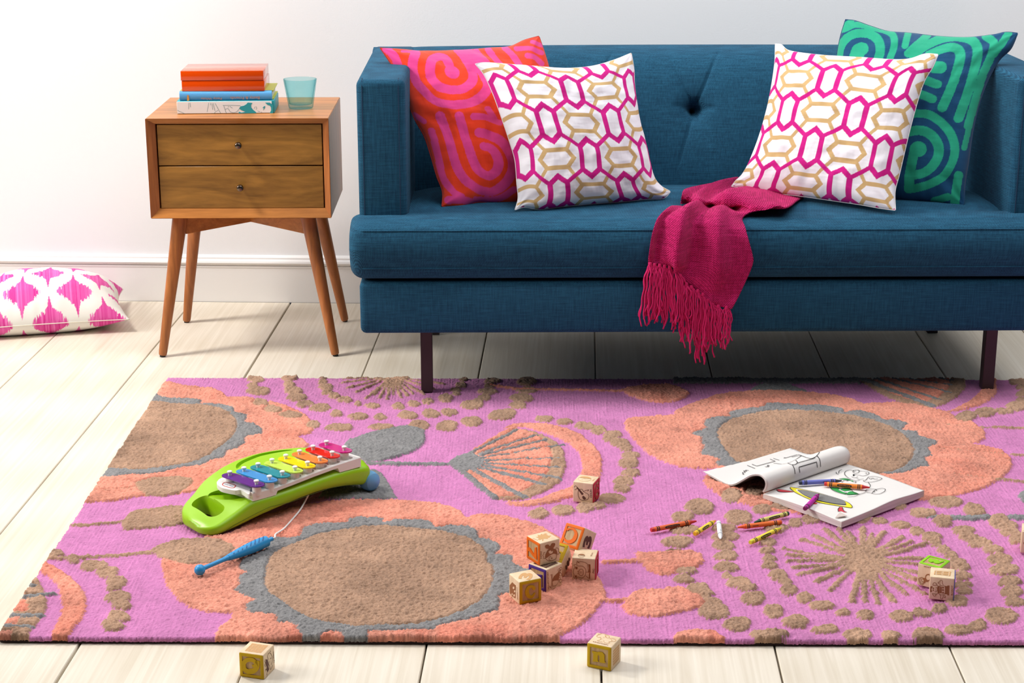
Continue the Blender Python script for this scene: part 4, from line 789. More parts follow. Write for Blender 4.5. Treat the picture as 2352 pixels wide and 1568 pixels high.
    W = T.copy(); W[..., 2] = zc; ring = np.vstack([W[:, 0], W[-1, 1:], W[-2::-1, -1], W[0, -2:0:-1]])[::3]-b2
    tube('seam', np.vstack([ring, ring[:1]]), .0012, plain('cream_seam', (238, 232, 218), .9), o, 6)
build_cushions()

# ================================================================== throw
def build_throw():
    c = crop(1400, 400, 3.408)
    def Z(z, *p): return [at_z(*c(x, y), z) for x, y in p]
    def D(d, *p): return [spl(*c(x, y), d) for x, y in p]
    rows = [Z(.414, (880, 62), (980, 62), (1080, 75), (1180, 95), (1300, 110), (1420, 140), (1520, 180)),
            Z(.424, (640, 118), (780, 105), (900, 105), (1050, 120), (1180, 145), (1300, 170), (1475, 190)),
            Z(.432, (572, 160), (660, 150), (790, 150), (920, 165), (1060, 190), (1200, 215), (1400, 235)),
            Z(.424, (560, 195), (640, 205), (770, 215), (900, 215), (1010, 235), (1130, 262), (1275, 266)),
            Z(.412, (548, 232), (630, 232), (760, 245), (870, 240), (960, 262), (1020, 290), (1110, 305)),
            D(.012, (470, 262), (560, 258), (680, 275), (800, 282), (900, 290), (985, 312), (1042, 345)),
            D(-.022, (385, 330), (460, 325), (600, 340), (740, 360), (880, 380), (980, 400), (1055, 420)),
            D(-.034, (340, 440), (430, 430), (560, 440), (720, 460), (870, 475), (990, 490), (1082, 500)),
            D(-.037, (316, 560), (400, 560), (520, 580), (690, 600), (850, 612), (1000, 620), (1118, 625)),
            D(-.036, (306, 650), (395, 660), (505, 680), (640, 730), (830, 760), (980, 765), (1122, 690)),
            D(-.033, (303, 690), (392, 700), (500, 715), (575, 800), (770, 880), (930, 905), (1082, 800)),
            D(-.031, (302, 697), (392, 706), (505, 728), (590, 845), (740, 930), (890, 1000), (1010, 950)),
            D(-.031, (301, 702), (392, 712), (510, 738), (598, 856), (728, 938), (808, 1018), (955, 1050))]
    R = np.array(rows); nr, nc = R.shape[:2]; ku = 12
    R1 = np.array([smooth_path(R[i], ku) for i in range(nr)]); G = np.array([smooth_path(R1[:, j], 12) for j in range(R1.shape[1])]).transpose(1, 0, 2)
    # straighten spacing a little and add soft folds
    a, b = G.shape[:2]; s = np.linspace(0, 1, a)[:, None]; t = np.linspace(0, 1, b)[None, :]
    du = np.gradient(G, axis=0); dv = np.gradient(G, axis=1); Nn = np.cross(dv, du); Nn /= np.linalg.norm(Nn, axis=2)[..., None]+1e-9
    Nn *= np.where((Nn@(-FWD)) < 0, -1, 1)[..., None]
    r = np.random.default_rng(21); wob = blur(blur(r.standard_normal((a, b)), 6), 6); wob /= wob.std()
    hang = np.clip((s-.38)/.2, 0, 1)
    fold = 2.5*(.0075*np.exp(-((t-.30-.22*(s-.5))/.07)**2)-.006*np.exp(-((t-.42-.28*(s-.5))/.06)**2)+.006*np.exp(-((t-.62-.25*(s-.5))/.09)**2)-.005*np.exp(-((t-.12)/.06)**2))
    fold = fold*np.clip(1-(s-.72)/.2, .25, 1)
    onseat = (1-hang)*(.010*np.sin(t*9+s*14)*np.exp(-((s-.22)/.14)**2)+.008*np.exp(-((s-.26)/.05)**2)*np.exp(-((t-.1)/.2)**2))
    G = G+Nn*((.5+.5*hang)*fold+onseat+.0012*wob)[..., None]
    G[..., 2] = np.where(s < .3, np.maximum(G[..., 2], .4135), G[..., 2])
    n = a*b; th = .0034; base = G.reshape(-1, 3).mean(0); base[2] = G[..., 2].min()
    Rt = thing('throw_blanket', 'magenta pink woven throw with tassels draped over the sofa seat edge', 'blanket', base)
    A = (G+Nn*th/2).reshape(-1, 3)-base; B = (G-Nn*th/2).reshape(-1, 3)-base
    F = grid_faces(a, b)+[tuple(i+n for i in f)[::-1] for f in grid_faces(a, b)]
    per = [j for j in range(b)]+[i*b+b-1 for i in range(1, a)]+[(a-1)*b+j for j in range(b-2, -1, -1)]+[i*b for i in range(a-2, 0, -1)]
    F += [(per[k], per[(k+1) % len(per)], per[(k+1) % len(per)]+n, per[k]+n) for k in range(len(per))]
    pm = weave('raspberry_wool', (158, 8, 74), (232, 46, 128), .0046, .95, 1.0, .04, dist=.0022, slub=.5)
    o = mesh_obj('cloth', np.vstack([A, B]), F, pm, Rt, True)
    bm = bmesh.new(); bm.from_mesh(o.data); bmesh.ops.recalc_face_normals(bm, faces=bm.faces); bm.to_mesh(o.data); bm.free()
    # knotted fringe
    fm = plain('raspberry_yarn', (204, 22, 98), .95, var=.25, vscale=400)
    tl = [((318, 705), (278, 1180)), ((352, 712), (318, 1150)), ((392, 716), (362, 1140)), ((430, 722), (420, 1190)), ((470, 728), (470, 1215)), ((512, 745), (530, 1180)), ((552, 795), (560, 1300)), ((600, 862), (590, 1170)), ((640, 885), (625, 1400)), ((690, 915), (660, 1330)), ((730, 940), (705, 1465)), ((768, 980), (760, 1430)), ((806, 1020), (805, 1340)), ((850, 1035), (845, 1355)), ((915, 1045), (895, 1360))]
    for k, (p, q) in enumerate(tl):
        Ps = []; P0 = spl(*c(*p), -.034); P1 = spl(*c(*q), -.0365-.002*(k % 3)); L = np.linalg.norm(P1-P0)
        for j in range(12):
            an = j*2.4; e = random.uniform(.72, 1.03); sp = .0092*random.uniform(.35, 1.15); ph = random.random()*6
            tt = np.linspace(0, 1, 26)[:, None]; path = P0+(P1-P0)*tt*e; open_ = (np.minimum(1, tt*5)**.7)
            off = (SEX*math.cos(an)*sp*1.5+SEY*(-abs(math.sin(an))*sp*.7))*open_+SEX*(.0034*np.sin(tt*(5+3*random.random())+ph))*tt+SEX*.0012*np.sin(tt*19+ph)+SEX*.0006*np.sin(tt*170+ph)+np.array([0, 0, 1.0])*.0004*np.cos(tt*170+ph)
            Ps.append(path+off-base)
        ts = tubes('tassel', Ps, .0015, fm, Rt, 5)
        kn = P0-base; lathe('knot', [(0, -.0045), (.003, -.004), (.0042, 0), (.0034, .0035), (0, .0045)], fm, ts, 10, (kn, kn+(P1-P0)/L))
build_throw()
# ================================================================== toy xylophone
def build_xylophone():
    O = np.array([-.6114, 2.7623, 0]); th = math.radians(42.2)
    X = thing('toy_xylophone', 'lime green toy xylophone with eight rainbow bars, on the rug', 'xylophone', O, th)
    xe = np.array([math.cos(th), math.sin(th), 0]); xn = np.array([-xe[1], xe[0], 0]); cx = crop(390, 980, 4.3547)
    def lz(px, py, z): return toloc(X, at_z(*cx(px, py), z))[0]
    def lv(px, py, v=0): return toloc(X, at_pl(*cx(px, py), O+xn*v, xn))[0]
    # body: stations along u -> (near v, far v, bottom z, top z near, top z far)
    st = np.array([(-.024, .034, .070, .018, .026, .028), (-.020, .016, .090, .0145, .029, .032), (-.012, .006, .104, .0142, .030, .036), (0, 0, .116, .0142, .0325, .040), (.03, 0, .134, .0165, .043, .0485), (.052, 0, .149, .0205, .0525, .055), (.07, 0, .160, .024, .0595, .058), (.09, 0, .170, .0275, .060, .060),
                   (.115, 0, .182, .031, .060, .062), (.15, 0, .192, .0355, .062, .064), (.185, 0, .194, .0395, .0645, .066), (.215, 0, .187, .041, .067, .068), (.24, 0, .178, .0405, .0685, .069), (.265, 0, .166, .038, .069, .0695), (.288, 0, .150, .034, .0685, .069), (.303, 0, .134, .030, .067, .068), (.315, .001, .105, .0285, .065, .066), (.324, .006, .070, .030, .062, .063), (.328, .018, .050, .036, .057, .058)])
    ss = np.r_[0, np.cumsum(np.hypot(np.diff(st[:, 0]), np.diff(st[:, 2]*.3)))]; tq = np.linspace(0, ss[-1], 90); st = np.stack([np.interp(tq, ss, st[:, k]) for k in range(6)], 1)
    for k in range(1, 6): st[2:-2, k] = np.convolve(st[:, k], np.ones(5)/5, 'valid')
    V = []; M = 48
    for u, v0, v1, zb, z0, z1 in st:
        rr = min(.011, (v1-v0)*.35, (min(z0, z1)-zb)*.42); pts = []
        def arc(cx_, cz_, a0, a1, k=7):
            for a in np.linspace(a0, a1, k): pts.append((cx_+rr*math.cos(a), cz_+rr*math.sin(a)))
        arc(v0+rr, zb+rr, -PI/2, -PI, 6); arc(v0+rr, z0-rr, PI, PI/2, 8)
        for q in np.linspace(.08, .92, 14): vv = v0+rr+(v1-v0-2*rr)*q; pts.append((vv, z0+(z1-z0)*q+.0045*math.sin(PI*q)))
        arc(v1-rr, z1-rr, PI/2, 0, 8); arc(v1-rr, zb+rr, 0, -PI/2, 6)
        V += [(u, a, b) for a, b in pts]; M = len(pts)
    F = grid_faces(len(st), M); n = M
    F += [(i*n+n-1, (i+1)*n+n-1, (i+1)*n, i*n) for i in range(len(st)-1)]+[tuple(range(n)), tuple((len(st)-1)*n+k for k in range(n))[::-1]]
    body = mesh_obj('body', V, F, green_pl, X, True)
    bm = bmesh.new(); bm.from_mesh(body.data); bmesh.ops.recalc_face_normals(bm, faces=bm.faces); bm.to_mesh(body.data); bm.free()
    def cutter(poly, z0, z1, flare):
        bm = bmesh.new(); R = []
        for z, f in ((z0, .003), (z0+(z1-z0)*.45, .0005), (z0+(z1-z0)*.62, flare*.12), (z0+(z1-z0)*.75, flare*.4), (z0+(z1-z0)*.86, flare*.9), (z1, flare*1.7)):
            c = np.mean(poly, 0); R.append([bm.verts.new((*(np.array(p)+(np.array(p)-c)/np.linalg.norm(np.array(p)-c)*f), z)) for p in poly])
        for a, b in zip(R[:-1], R[1:]):
            for k in range(len(poly)): bm.faces.new((a[k], a[(k+1) % len(poly)], b[(k+1) % len(poly)], b[k]))
        bm.faces.new(R[0][::-1]); bm.faces.new(R[-1]); return bm_obj('cutter', bm)
    def rrect(u0, u1, v0, v1, r, k=8, skew=0):
        pts = []
        for cu, cv, a in ((u1-r, v1-r, 0), (u0+r, v1-r, PI/2), (u0+r, v0+r, PI), (u1-r, v0+r, 1.5*PI)):
            for t in np.linspace(0, PI/2, k): pts.append((cu+r*math.cos(a+t)+skew*(cv+r*math.sin(a+t)), cv+r*math.sin(a+t)))
        return pts
    # handle slot, finger scoop and the groove that follows the bars
    cuts = [cutter(rrect(.0015, .0325, .026, .100, .0150), 0, .058, .0038)]
    sc = [(.058+.016*math.cos(a)-.012*math.sin(a)*1.4, .058+.034*math.sin(a)) for a in np.linspace(0, 2*PI, 28)[:-1]]; cuts.append(cutter(sc, .050, .075, .004))
    gr = smooth_path([(.128, .145, 0), (.15, .165, 0), (.19, .172, 0), (.225, .163, 0), (.25, .150, 0)], 8); nn = np.gradient(gr, axis=0); nn = np.stack([-nn[:, 1], nn[:, 0]], 1); nn /= np.linalg.norm(nn, axis=1)[:, None]
    wv = .0065*np.sin(np.linspace(0, PI, len(gr)))**.5; cuts.append(cutter([tuple(p) for p in np.vstack([gr[:, :2]+nn*wv[:, None], (gr[:, :2]-nn*wv[:, None])[::-1][1:-1]])], .058, .09, .0006))
    for cobj in cuts:
        cobj.parent = X; md = body.modifiers.new('cut', 'BOOLEAN'); md.operation = 'DIFFERENCE'; md.object = cobj; md.solver = 'EXACT'
    bpy.context.view_layer.update(); dg = bpy.context.evaluated_depsgraph_get(); me = bpy.data.meshes.new_from_object(body.evaluated_get(dg)); body.modifiers.clear(); body.data = me
    for cobj in cuts: bpy.data.objects.remove(cobj)
    me.polygons.foreach_set('use_smooth', [True]*len(me.polygons))
    try: me.set_sharp_from_angle(angle=math.radians(38))
    except Exception: pass
    if not me.materials: me.materials.append(green_pl)
    # parting line along the near side
    ln = [lv(*p) for p in ((560, 1040), (640, 985), (760, 920), (870, 862), (1000, 800), (1200, 755), (1400, 680), (1600, 612), (1750, 585), (1925, 575))]; ln = np.array(ln); ln[:, 1] = -.0002
    tube('parting_line', ln, .0003, plain('dark_green_line', (74, 100, 8), .6), body, 5)
    # scalloped bead round the far ends of the bars
    SK = -.18
    def dk(u, v, z): return np.array([u+SK*(v-.042), v, z])
    bu = np.linspace(.0775, .272, 8); bz = np.linspace(.0855, .100, 8)-.002*np.sin(np.linspace(0, PI, 8)); hl = np.linspace(.0475, .036, 8)
    pts = []
    for i in range(1, 7):
        for a in np.linspace(.85*PI, .15*PI, 7):
            pts.append(dk(bu[i]+.0155*math.cos(a), .042+hl[i]+.012+.011*math.sin(a), .0690+.0004*i))
    tube('scalloped_bead', np.array(pts), .0034, green_pl, body, 8)
    # white rail: arched tray with pockets, tongue and eight bar seats
    def slab(us, v0, v1, zt, zb):
        V, F = [], []
        for u, a, b in zip(us, zt, zb): V += [dk(u, v0, b), dk(u, v0, a-.0015), dk(u, v0+.0015, a), dk(u, v1, a), dk(u, v1, b)]
        k = 5
        for i in range(len(us)-1): F += [(i*k+j, i*k+(j+1) % k, (i+1)*k+(j+1) % k, (i+1)*k+j) for j in range(k)]
        F += [tuple(range(k))[::-1], tuple((len(us)-1)*k+j for j in range(k))]; return V, F
    us = np.linspace(.0655, .293, 60); zt = np.interp(us, [.066, .108, .149, .191, .234, .293], [.0735, .072, .0755, .080, .0835, .086])
    zb = np.where(us < .112, .058, np.where(us > .243, .0675, zt-.0075-.004*np.sin((us-.112)/.131*PI)*0))
    V, F = slab(us, .003, .080, zt, zb); rail = mesh_obj('bar_rail', V, F, white_plastic, X)
    bm = bmesh.new(); bm.from_mesh(rail.data); bmesh.ops.recalc_face_normals(bm, faces=bm.faces); bm.to_mesh(rail.data); bm.free()
    cups = []
    for i in range(8):                      # recessed pockets round the near seats
        z = float(np.interp(bu[i]-.18*(.02-.042), us, zt)); poly = [tuple(dk(bu[i]+a-.0005, .0245+b, 0)[:2]) for a, b in rrect(-.0108, .0108, -.0150, .0150, .006, 5)]
        q = cutter(poly, z-.0045, z+.02, 0); q.parent = X; md = rail.modifiers.new('pocket', 'BOOLEAN'); md.operation = 'DIFFERENCE'; md.object = q; md.solver = 'EXACT'; cups.append(q)
    bpy.context.view_layer.update(); me = bpy.data.meshes.new_from_object(rail.evaluated_get(bpy.context.evaluated_depsgraph_get())); rail.modifiers.clear(); rail.data = me
    for q in cups: bpy.data.objects.remove(q)
    tg = [lz(*p, .071) for p in ((470, 568), (476, 590), (515, 622), (580, 640), (655, 652), (715, 648), (790, 690), (800, 640), (770, 580), (640, 505), (560, 515), (500, 535))]
    q = np.array(tg); prism('name_tongue', [(a, b, .0660) for a, b, _ in smooth_path(np.vstack([q, q[:1]]), 5)[:-1]], (0, 0, 1), .0080, white_plastic, rail)
    red = plain('red_print', (206, 44, 52), .4); zz = .0742
    def lg(px, py): return lz(px, py, zz)
    oc, ax, bx = lg(591, 583), lg(650, 601)-lg(533, 566), lg(570, 604)-lg(612, 563)
    ax /= 2; bx /= 2; lp = [oc+ax*math.copysign(abs(math.cos(a))**.6, math.cos(a))+bx*math.copysign(abs(math.sin(a))**.6, math.sin(a))*.82 for a in np.linspace(0, 2*PI, 41)]
    ribbons('logo_border', [lp], [(0, 0, 1)], .0014, red, rail, .0003)
    text_obj('logo_lettering', 'little tikes', oc+[0, 0, .0002], ax, -bx, .0056, plain('blue_print', (44, 70, 160), .4), rail, .0003, np.linalg.norm(ax)*1.45)
    cols = [(92, 38, 140), (60, 150, 216), (14, 146, 160), (200, 230, 96), (252, 220, 16), (242, 136, 66), (222, 8, 16), (200, 6, 128)]; nm = ['purple', 'sky blue', 'teal', 'light green', 'yellow', 'orange', 'red', 'magenta']
    for i in range(8):
        u, z, h = bu[i], bz[i], hl[i]; w_ = .0123; bm = bmesh.new(); ring = []
        for a in np.linspace(-PI/2, PI/2, 12): ring.append((w_*math.sin(a)*1.0, h-w_+w_*math.cos(a)))
        for a in np.linspace(PI/2, 1.5*PI, 12): ring.append((w_*math.sin(a), -(h-w_)+w_*math.cos(a)))
        lo = [bm.verts.new(dk(u+a, .042+b, z-.0021)) for a, b in ring]; hi = [bm.verts.new(dk(u+a, .042+b, z)) for a, b in ring]
        top = bm.faces.new(hi); bm.faces.new(lo[::-1]); nn_ = len(ring)
        for k in range(nn_): bm.faces.new((lo[k], lo[(k+1) % nn_], hi[(k+1) % nn_], hi[k]))
        bmesh.ops.bevel(bm, geom=list(top.edges), offset=.0005, segments=2, affect='EDGES')
        bar = bm_obj('bar', bm, plain('bar_'+nm[i].replace(' ', '_'), cols[i], .16, coat=.6), X, True); bar['label'] = nm[i]+' bar'
        for sgn in (1, -1):
            p = dk(u, .042+sgn*(h-.0135), z); zr = np.interp(p[0], us, zt)
            if p[1] < .0815: lathe('bar_seat', [(0, 0), (.0078, 0), (.0078, z-.0022-zr+.006), (0, z-.0022-zr+.006)], white_plastic, rail, 20, (p*[1, 1, 0]+[0, 0, zr-.006], p*[1, 1, 0]+[0, 0, 1]))
            else: lathe('bar_seat', [(0, 0), (.0078, 0), (.0078, z-.0022-.062), (0, z-.0022-.062)], white_plastic, rail, 20, (p*[1, 1, 0]+[0, 0, .062], p*[1, 1, 0]+[0, 0, 1]))
            lathe('peg', [(0, 0), (.0030, 0), (.0028, .0032), (.0040, .0040), (.0047, .0056), (.0045, .0072), (.0034, .0080), (0, .0083)], white_plastic, bar, 18, (p, p+[0, 0, 1]))
    bl = plain('blue_wheel_plastic', (104, 162, 206), .5)
    for v in (.012, .125):
        c = np.array([.323 if v < .05 else .296, v, .0325])
        w1 = lathe('wheel', [(0, -.0205), (.008, -.0185), (.0145, -.013), (.0182, -.005), (.0185, .004), (.016, .012), (.010, .0165), (.004, .0185), (0, .019)], bl, X, 40, (c, c+[.15, -1, 0]))
    # mallet and its cord
    A, B = at_z(*cx(300, 1430), .0255), at_z(*cx(1026, 1118), .0275); d = B-A; L = np.linalg.norm(d); d /= L
    Mo = thing('xylophone_mallet', 'blue plastic mallet with a ribbed grip and white cord, beside the xylophone', 'mallet', (A[0], A[1], .015))
    a, b = A-[A[0], A[1], .015], B-[A[0], A[1], .015]; mb = plain('blue_mallet_plastic', (40, 150, 214), .4)
    lathe('shaft', [(0, 0), (.0042, .002), (.0036, .02), (.0036, L*.30), (.0044, L*.36), (.005, L*.40)], mb, Mo, 20, (a, b))
    lathe('head', [(0, -.0092), (.004, -.0084), (.0078, -.0046), (.0092, 0), (.0078, .0046), (.004, .0084), (0, .0092)], mb, Mo, 28, (a-d*0, a+np.cross(d, [0, 0, 1.0])))
    g0, g1 = L*.38, L*.915; pr = [(.0048, g0)]
    for k in np.linspace(0, 1, 15): pr.append((.0052+.0047*math.sin(min(1, k*1.35)*PI/2)-.0006*(k > .9), g0+(g1-g0)*k))
    pr += [(.0075, g1+.001), (.0034, g1+.0012), (.0034, L), (0, L)]
    gp = lathe('grip', pr, mb, Mo, 28, (a, b)); db = plain('blue_grip_groove', (16, 96, 158), .5); e1 = np.cross(d, [0, 0, 1.0]); e1 /= np.linalg.norm(e1); e2 = np.cross(e1, d); ls, ns_ = [], []
    for k in range(8):
        t0 = g0+(g1-g0)*(.10+.105*k); r0 = np.interp(t0, [q_[1] for q_ in pr], [q_[0] for q_ in pr])+.0001
        for ph in (-.75, .25, 1.2):
            an = np.linspace(ph, ph+.85, 7); ls.append([a+d*(t0+.010*(x-ph))+(e1*math.sin(x)*-1+e2*math.cos(x))*r0 for x in an]); ns_.append([(e1*math.sin(x)*-1+e2*math.cos(x)) for x in an])
    ribbons('grip_groove', ls, ns_, .0019, db, gp, .0002)
    cd = [b-d*.001, b+d*.006+[0, 0, .0005]]+[at_z(*cx(X_, Y_), z)-[A[0], A[1], .015] for X_, Y_, z in ((1060, 1072, .0205), (1140, 1018, .0185), (1225, 925, .0185), (1305, 828, .020), (1352, 745, .026))]
    e = towor(X, [lv(1388, 678, .012)])[0]-[A[0], A[1], .015]; cd.append(e)
    tube('cord', smooth_path(cd, 8), .0016, plain('white_cord', (236, 230, 228), .8, bump=.4, bscale=1500), Mo, 8)
build_xylophone()
# ================================================================== alphabet blocks
BS = .0385
maple = wood('pale_maple', (216, 186, 148), (240, 216, 184), (40, 40, 6), .5, .8)
inkb = plain('burnt_engraving', (150, 96, 56), .7); inkd = plain('dark_engraving', (92, 56, 44), .7); inkl = plain('light_engraving', (206, 158, 104), .6); recess = wood('ribbed_recess', (150, 112, 76), (214, 180, 132), (60, 60, 10), .6, .6)
FACE = {'L': ((0, -1, 0), (1, 0, 0), (0, 0, 1)), 'R': ((1, 0, 0), (0, 1, 0), (0, 0, 1)), 'T': ((0, 0, 1), (1, 0, 0), (0, 1, 0))}
def rotvec(w_):
    t = Vector(w_).length
    return Matrix.Rotation(t, 3, Vector(w_).normalized()) if t > 1e-9 else Matrix.Identity(3)
def block(label, pos, frames, c, arts, rot=None, yaw=0.0, paint=(200, 160, 8)):
    """pos = centre; frames = faces with a painted rim; arts = [(face, kind, material, data)] traced in crop c"""
    ctr = Vector(pos); R = rotvec(rot) if rot is not None else Matrix.Rotation(yaw, 3, 'Z')
    b = thing('alphabet_block', label, 'toy block', ctr, 0, 'wooden alphabet blocks', R); h = BS/2; e = {f: (.0011 if f in frames else 0) for f in 'LRT'}
    core = box('wood_core', -h, h-e['R'], -h+e['L'], h, -h, h-e['T'], maple, b, .0016, 3)
    pm = plain('paint_%d_%d_%d' % paint, paint, .6, spec=.25); Ml = b.matrix_world
    for f in frames:
        n, x, y = [np.array(v, float) for v in FACE[f]]; bm = bmesh.new(); R_ = []
        for z, s in ((h-e[f]-.0004, h-.0012), (h-.0008, h-.0004), (h, h-.0012), (h, h*.735), (h-e[f]-.0004, h*.725)):
            pts = []
            rc = .002 if s > h*.8 else .0004
            for sx, sy, a in ((1, 1, 0), (-1, 1, PI/2), (-1, -1, PI), (1, -1, 1.5*PI)):
                for t in np.linspace(0, PI/2, 4): pts.append(n*z+x*(sx*(s-rc)+rc*math.cos(a+t))+y*(sy*(s-rc)+rc*math.sin(a+t)))
            R_.append([bm.verts.new(p) for p in pts])
        for A, B in zip(R_[:-1], R_[1:]):
            for k in range(len(A)): bm.faces.new((A[k], A[(k+1) % len(A)], B[(k+1) % len(B)], B[k]))
        fr = bm_obj('painted_rim', bm, pm, b, True)
        pp = prism('recessed_panel', [n*(h-e[f]-.0002)+x*sx*h*.74+y*sy*h*.74 for sx, sy in ((1, 1), (-1, 1), (-1, -1), (1, -1))], n, .0003, recess, b)
    for ai, (f, kind, mt, data) in enumerate(arts):
        eh = .00015+.00008*ai
        n, x, y = [np.array(v, float) for v in FACE[f]]; nw = np.array(Ml.to_3x3() @ Vector(n)); raised = f in frames
        off = h-(e[f] if raised else 0)+(.0001 if raised else 0); Pw = np.array(Ml @ Vector(n*off))
        def lc(p): return toloc(b, at_pl(*c(*p), Pw, nw))[0]
        def uv(p): return n*off+x*p[0]*h+y*p[1]*h
        if kind == 'fill':
            for poly in data: prism('painted_letter' if raised else 'engraving', [lc(p) for p in poly], n, .0011+eh if raised else eh, mt, b)
        elif kind == 'fillc':
            for poly in data:
                q = smooth_path([(*p, 0) for p in poly+[poly[0]]], 5)[:-1, :2]; prism('painted_letter' if raised else 'engraving', [lc(p) for p in q], n, .0011+eh if raised else eh, mt, b)
        elif kind == 'line':
            L = [[lc(p) for p in smooth_path([(*p, 0) for p in l], 5)[:, :2]] if len(l) > 2 else [lc(p) for p in l] for l in data]; ribbons('engraving', L, [n]*len(L), .00075, mt, b, .0003)
        elif kind == 'uvfill':
            for poly in data: prism('engraving', [uv(p) for p in poly], n, .0002, mt, b)
        elif kind == 'text':
            s, A, B, hh, flip = data; a_, b_ = lc(A), lc(B); X = b_-a_; Y = np.cross(n, X); text_obj('engraved_word' if len(s) > 1 else 'engraved_number', s, (a_+b_)/2, X, Y, hh, mt, b, .0003, np.linalg.norm(X), .01 if len(s) > 1 else .05)
        elif kind == 'stroke':
            w_, lines = data
            for l in lines:
                q = np.array([lc(p) for p in (smooth_path([(*p, 0) for p in l], 6)[:, :2] if len(l) > 2 else l)]); T = np.gradient(q, axis=0); T /= np.linalg.norm(T, axis=1)[:, None]; Bn = np.cross(n, T); ww = np.asarray(w_) if np.ndim(w_) == 0 else np.interp(np.linspace(0, 1, len(q)), np.linspace(0, 1, len(w_)), w_)[:, None]
                hh = .0011+eh if raised else eh+.0001; A0, B0 = q-Bn*ww/2, q+Bn*ww/2; k = len(q); VV = list(A0)+list(B0)+list(A0+n*hh)+list(B0+n*hh)
                FF = [(2*k+i, 2*k+i+1, 3*k+i+1, 3*k+i) for i in range(k-1)]+[(i, i+1, 2*k+i+1, 2*k+i) for i in range(k-1)]+[(k+i, k+i+1, 3*k+i+1, 3*k+i) for i in range(k-1)]+[(0, k, 3*k, 2*k), (k-1, 2*k-1, 4*k-1, 3*k-1)]
                mesh_obj('painted_letter' if raised else 'engraving', VV, FF, mt, b)
    return b
def build_blocks():
    pile = crop(1160, 1190, 7.465); qc = crop(500, 1440, 12.25); mc = crop(1300, 1430, 11.36); bc = crop(1120, 1060, 4.356); rb = crop(2100, 1270, 13.064); ec = crop(2060, 1160, 6.031)
    yl, orr, pu, gn, rd, bu_ = (196, 158, 10), (226, 104, 14), (74, 42, 130), (140, 200, 24), (184, 44, 60), (86, 106, 190)
    P = lambda c: plain('paint_%d_%d_%d' % c, c, .6, spec=.25)
    el = lambda cx, cy, rx, ry, n=20, a0=0, a1=2*PI: [(cx+rx*math.cos(a), cy+ry*math.sin(a)) for a in np.linspace(a0, a1, n)]
    br = [[(x0, y0), (x1, y0), (x1, y0+.185), (x0, y0+.185)] for k in range(6) for y0 in [-.66+.225*k] for x0, x1 in ([(-.66, -.25), (-.21, .2), (.24, .66)] if k % 2 else [(-.66, -.46), (-.42, -.02), (.02, .42), (.46, .66)])]
    block('yellow-rimmed letter Q wooden block on the bare floor in front of the rug', (-.4606, 2.2908, BS/2), 'L', qc, [
        ('L', 'stroke', P(yl), ((.0066, .0062, .0078, .0066), [[(1085, 1100), (1080, 1000), (1000, 920), (880, 905), (770, 960), (735, 1060), (770, 1180), (870, 1240), (980, 1230), (1070, 1180), (1120, 1080), (1130, 940)]])),
        ('L', 'stroke', P(yl), ((.003, .006), [[(980, 1075), (1060, 1080), (1120, 1050)]])), ('T', 'uvfill', inkl, br),
        ('R', 'line', inkd, [[(1470, 690), (1480, 665), (1490, 690)], [(1420, 740), (1470, 720), (1520, 800), (1540, 900), (1520, 1000), (1500, 1060)], [(1420, 740), (1400, 820), (1420, 920)], [(1470, 900), (1490, 860), (1500, 880)], [(1460, 960), (1470, 985)], [(1340, 900), (1320, 960), (1340, 1000), (1320, 1060), (1345, 1110)], [(1420, 1020), (1460, 1100), (1480, 1190), (1520, 1120), (1545, 1060)], [(1400, 1240), (1380, 1300), (1390, 1345)], [(1340, 1240), (1345, 1180), (1390, 1220)]]), ('R', 'fill', inkd, [[(1350, 910), (1390, 900), (1430, 1010), (1420, 1090), (1440, 1180), (1400, 1260), (1370, 1190), (1380, 1120), (1350, 1050)]]), ('R', 'text', inkd, ('QUEEN', (1590, 1000), (1565, 690), .004, 1))], yaw=-.2559, paint=yl)
    block('yellow-rimmed letter n wooden block with a unicorn on top, on the bare floor', (.0412, 2.3371, BS/2), 'L', mc, [
        ('L', 'fill', P(yl), [[(690, 730), (830, 760), (880, 750), (960, 765), (1010, 830), (1010, 990), (1035, 1025), (1025, 1045), (890, 1025), (880, 990), (885, 860), (850, 825), (835, 850), (835, 975), (860, 1005), (850, 1015), (690, 995), (715, 970), (720, 790), (690, 760)]]),
        ('T', 'line', inkl, [[(830, 290), (880, 300), (920, 285), (990, 280)], [(880, 305), (830, 320), (800, 350), (830, 375), (900, 380)], [(900, 380), (910, 420), (880, 450), (830, 460)], [(820, 455), (830, 475), (950, 500)], [(990, 285), (1060, 310), (1120, 340), (1130, 380), (1080, 400), (1040, 360), (1050, 330)], [(1020, 300), (1030, 380)], [(1140, 400), (1190, 440), (1200, 480), (1260, 490), (1300, 465), (1280, 430), (1220, 410), (1170, 400)], [(1195, 485), (1120, 495), (1130, 530), (1050, 530), (990, 505)], [(985, 490), (985, 460)], [(970, 380), (995, 375)]]), ('T', 'text', inkb, ('UNICORN', (705, 490), (1095, 580), .0042, 1)),
        ('R', 'uvfill', inkl, [[(-.62+.21*i, -.66+.22*j), (-.62+.21*i+.16, -.66+.22*j), (-.62+.21*i+.16, -.66+.22*j+.17), (-.62+.21*i, -.66+.22*j+.17)] for i in range(6) for j in range(6)])], yaw=-.3991, paint=yl)
    z0 = .0148+BS/2
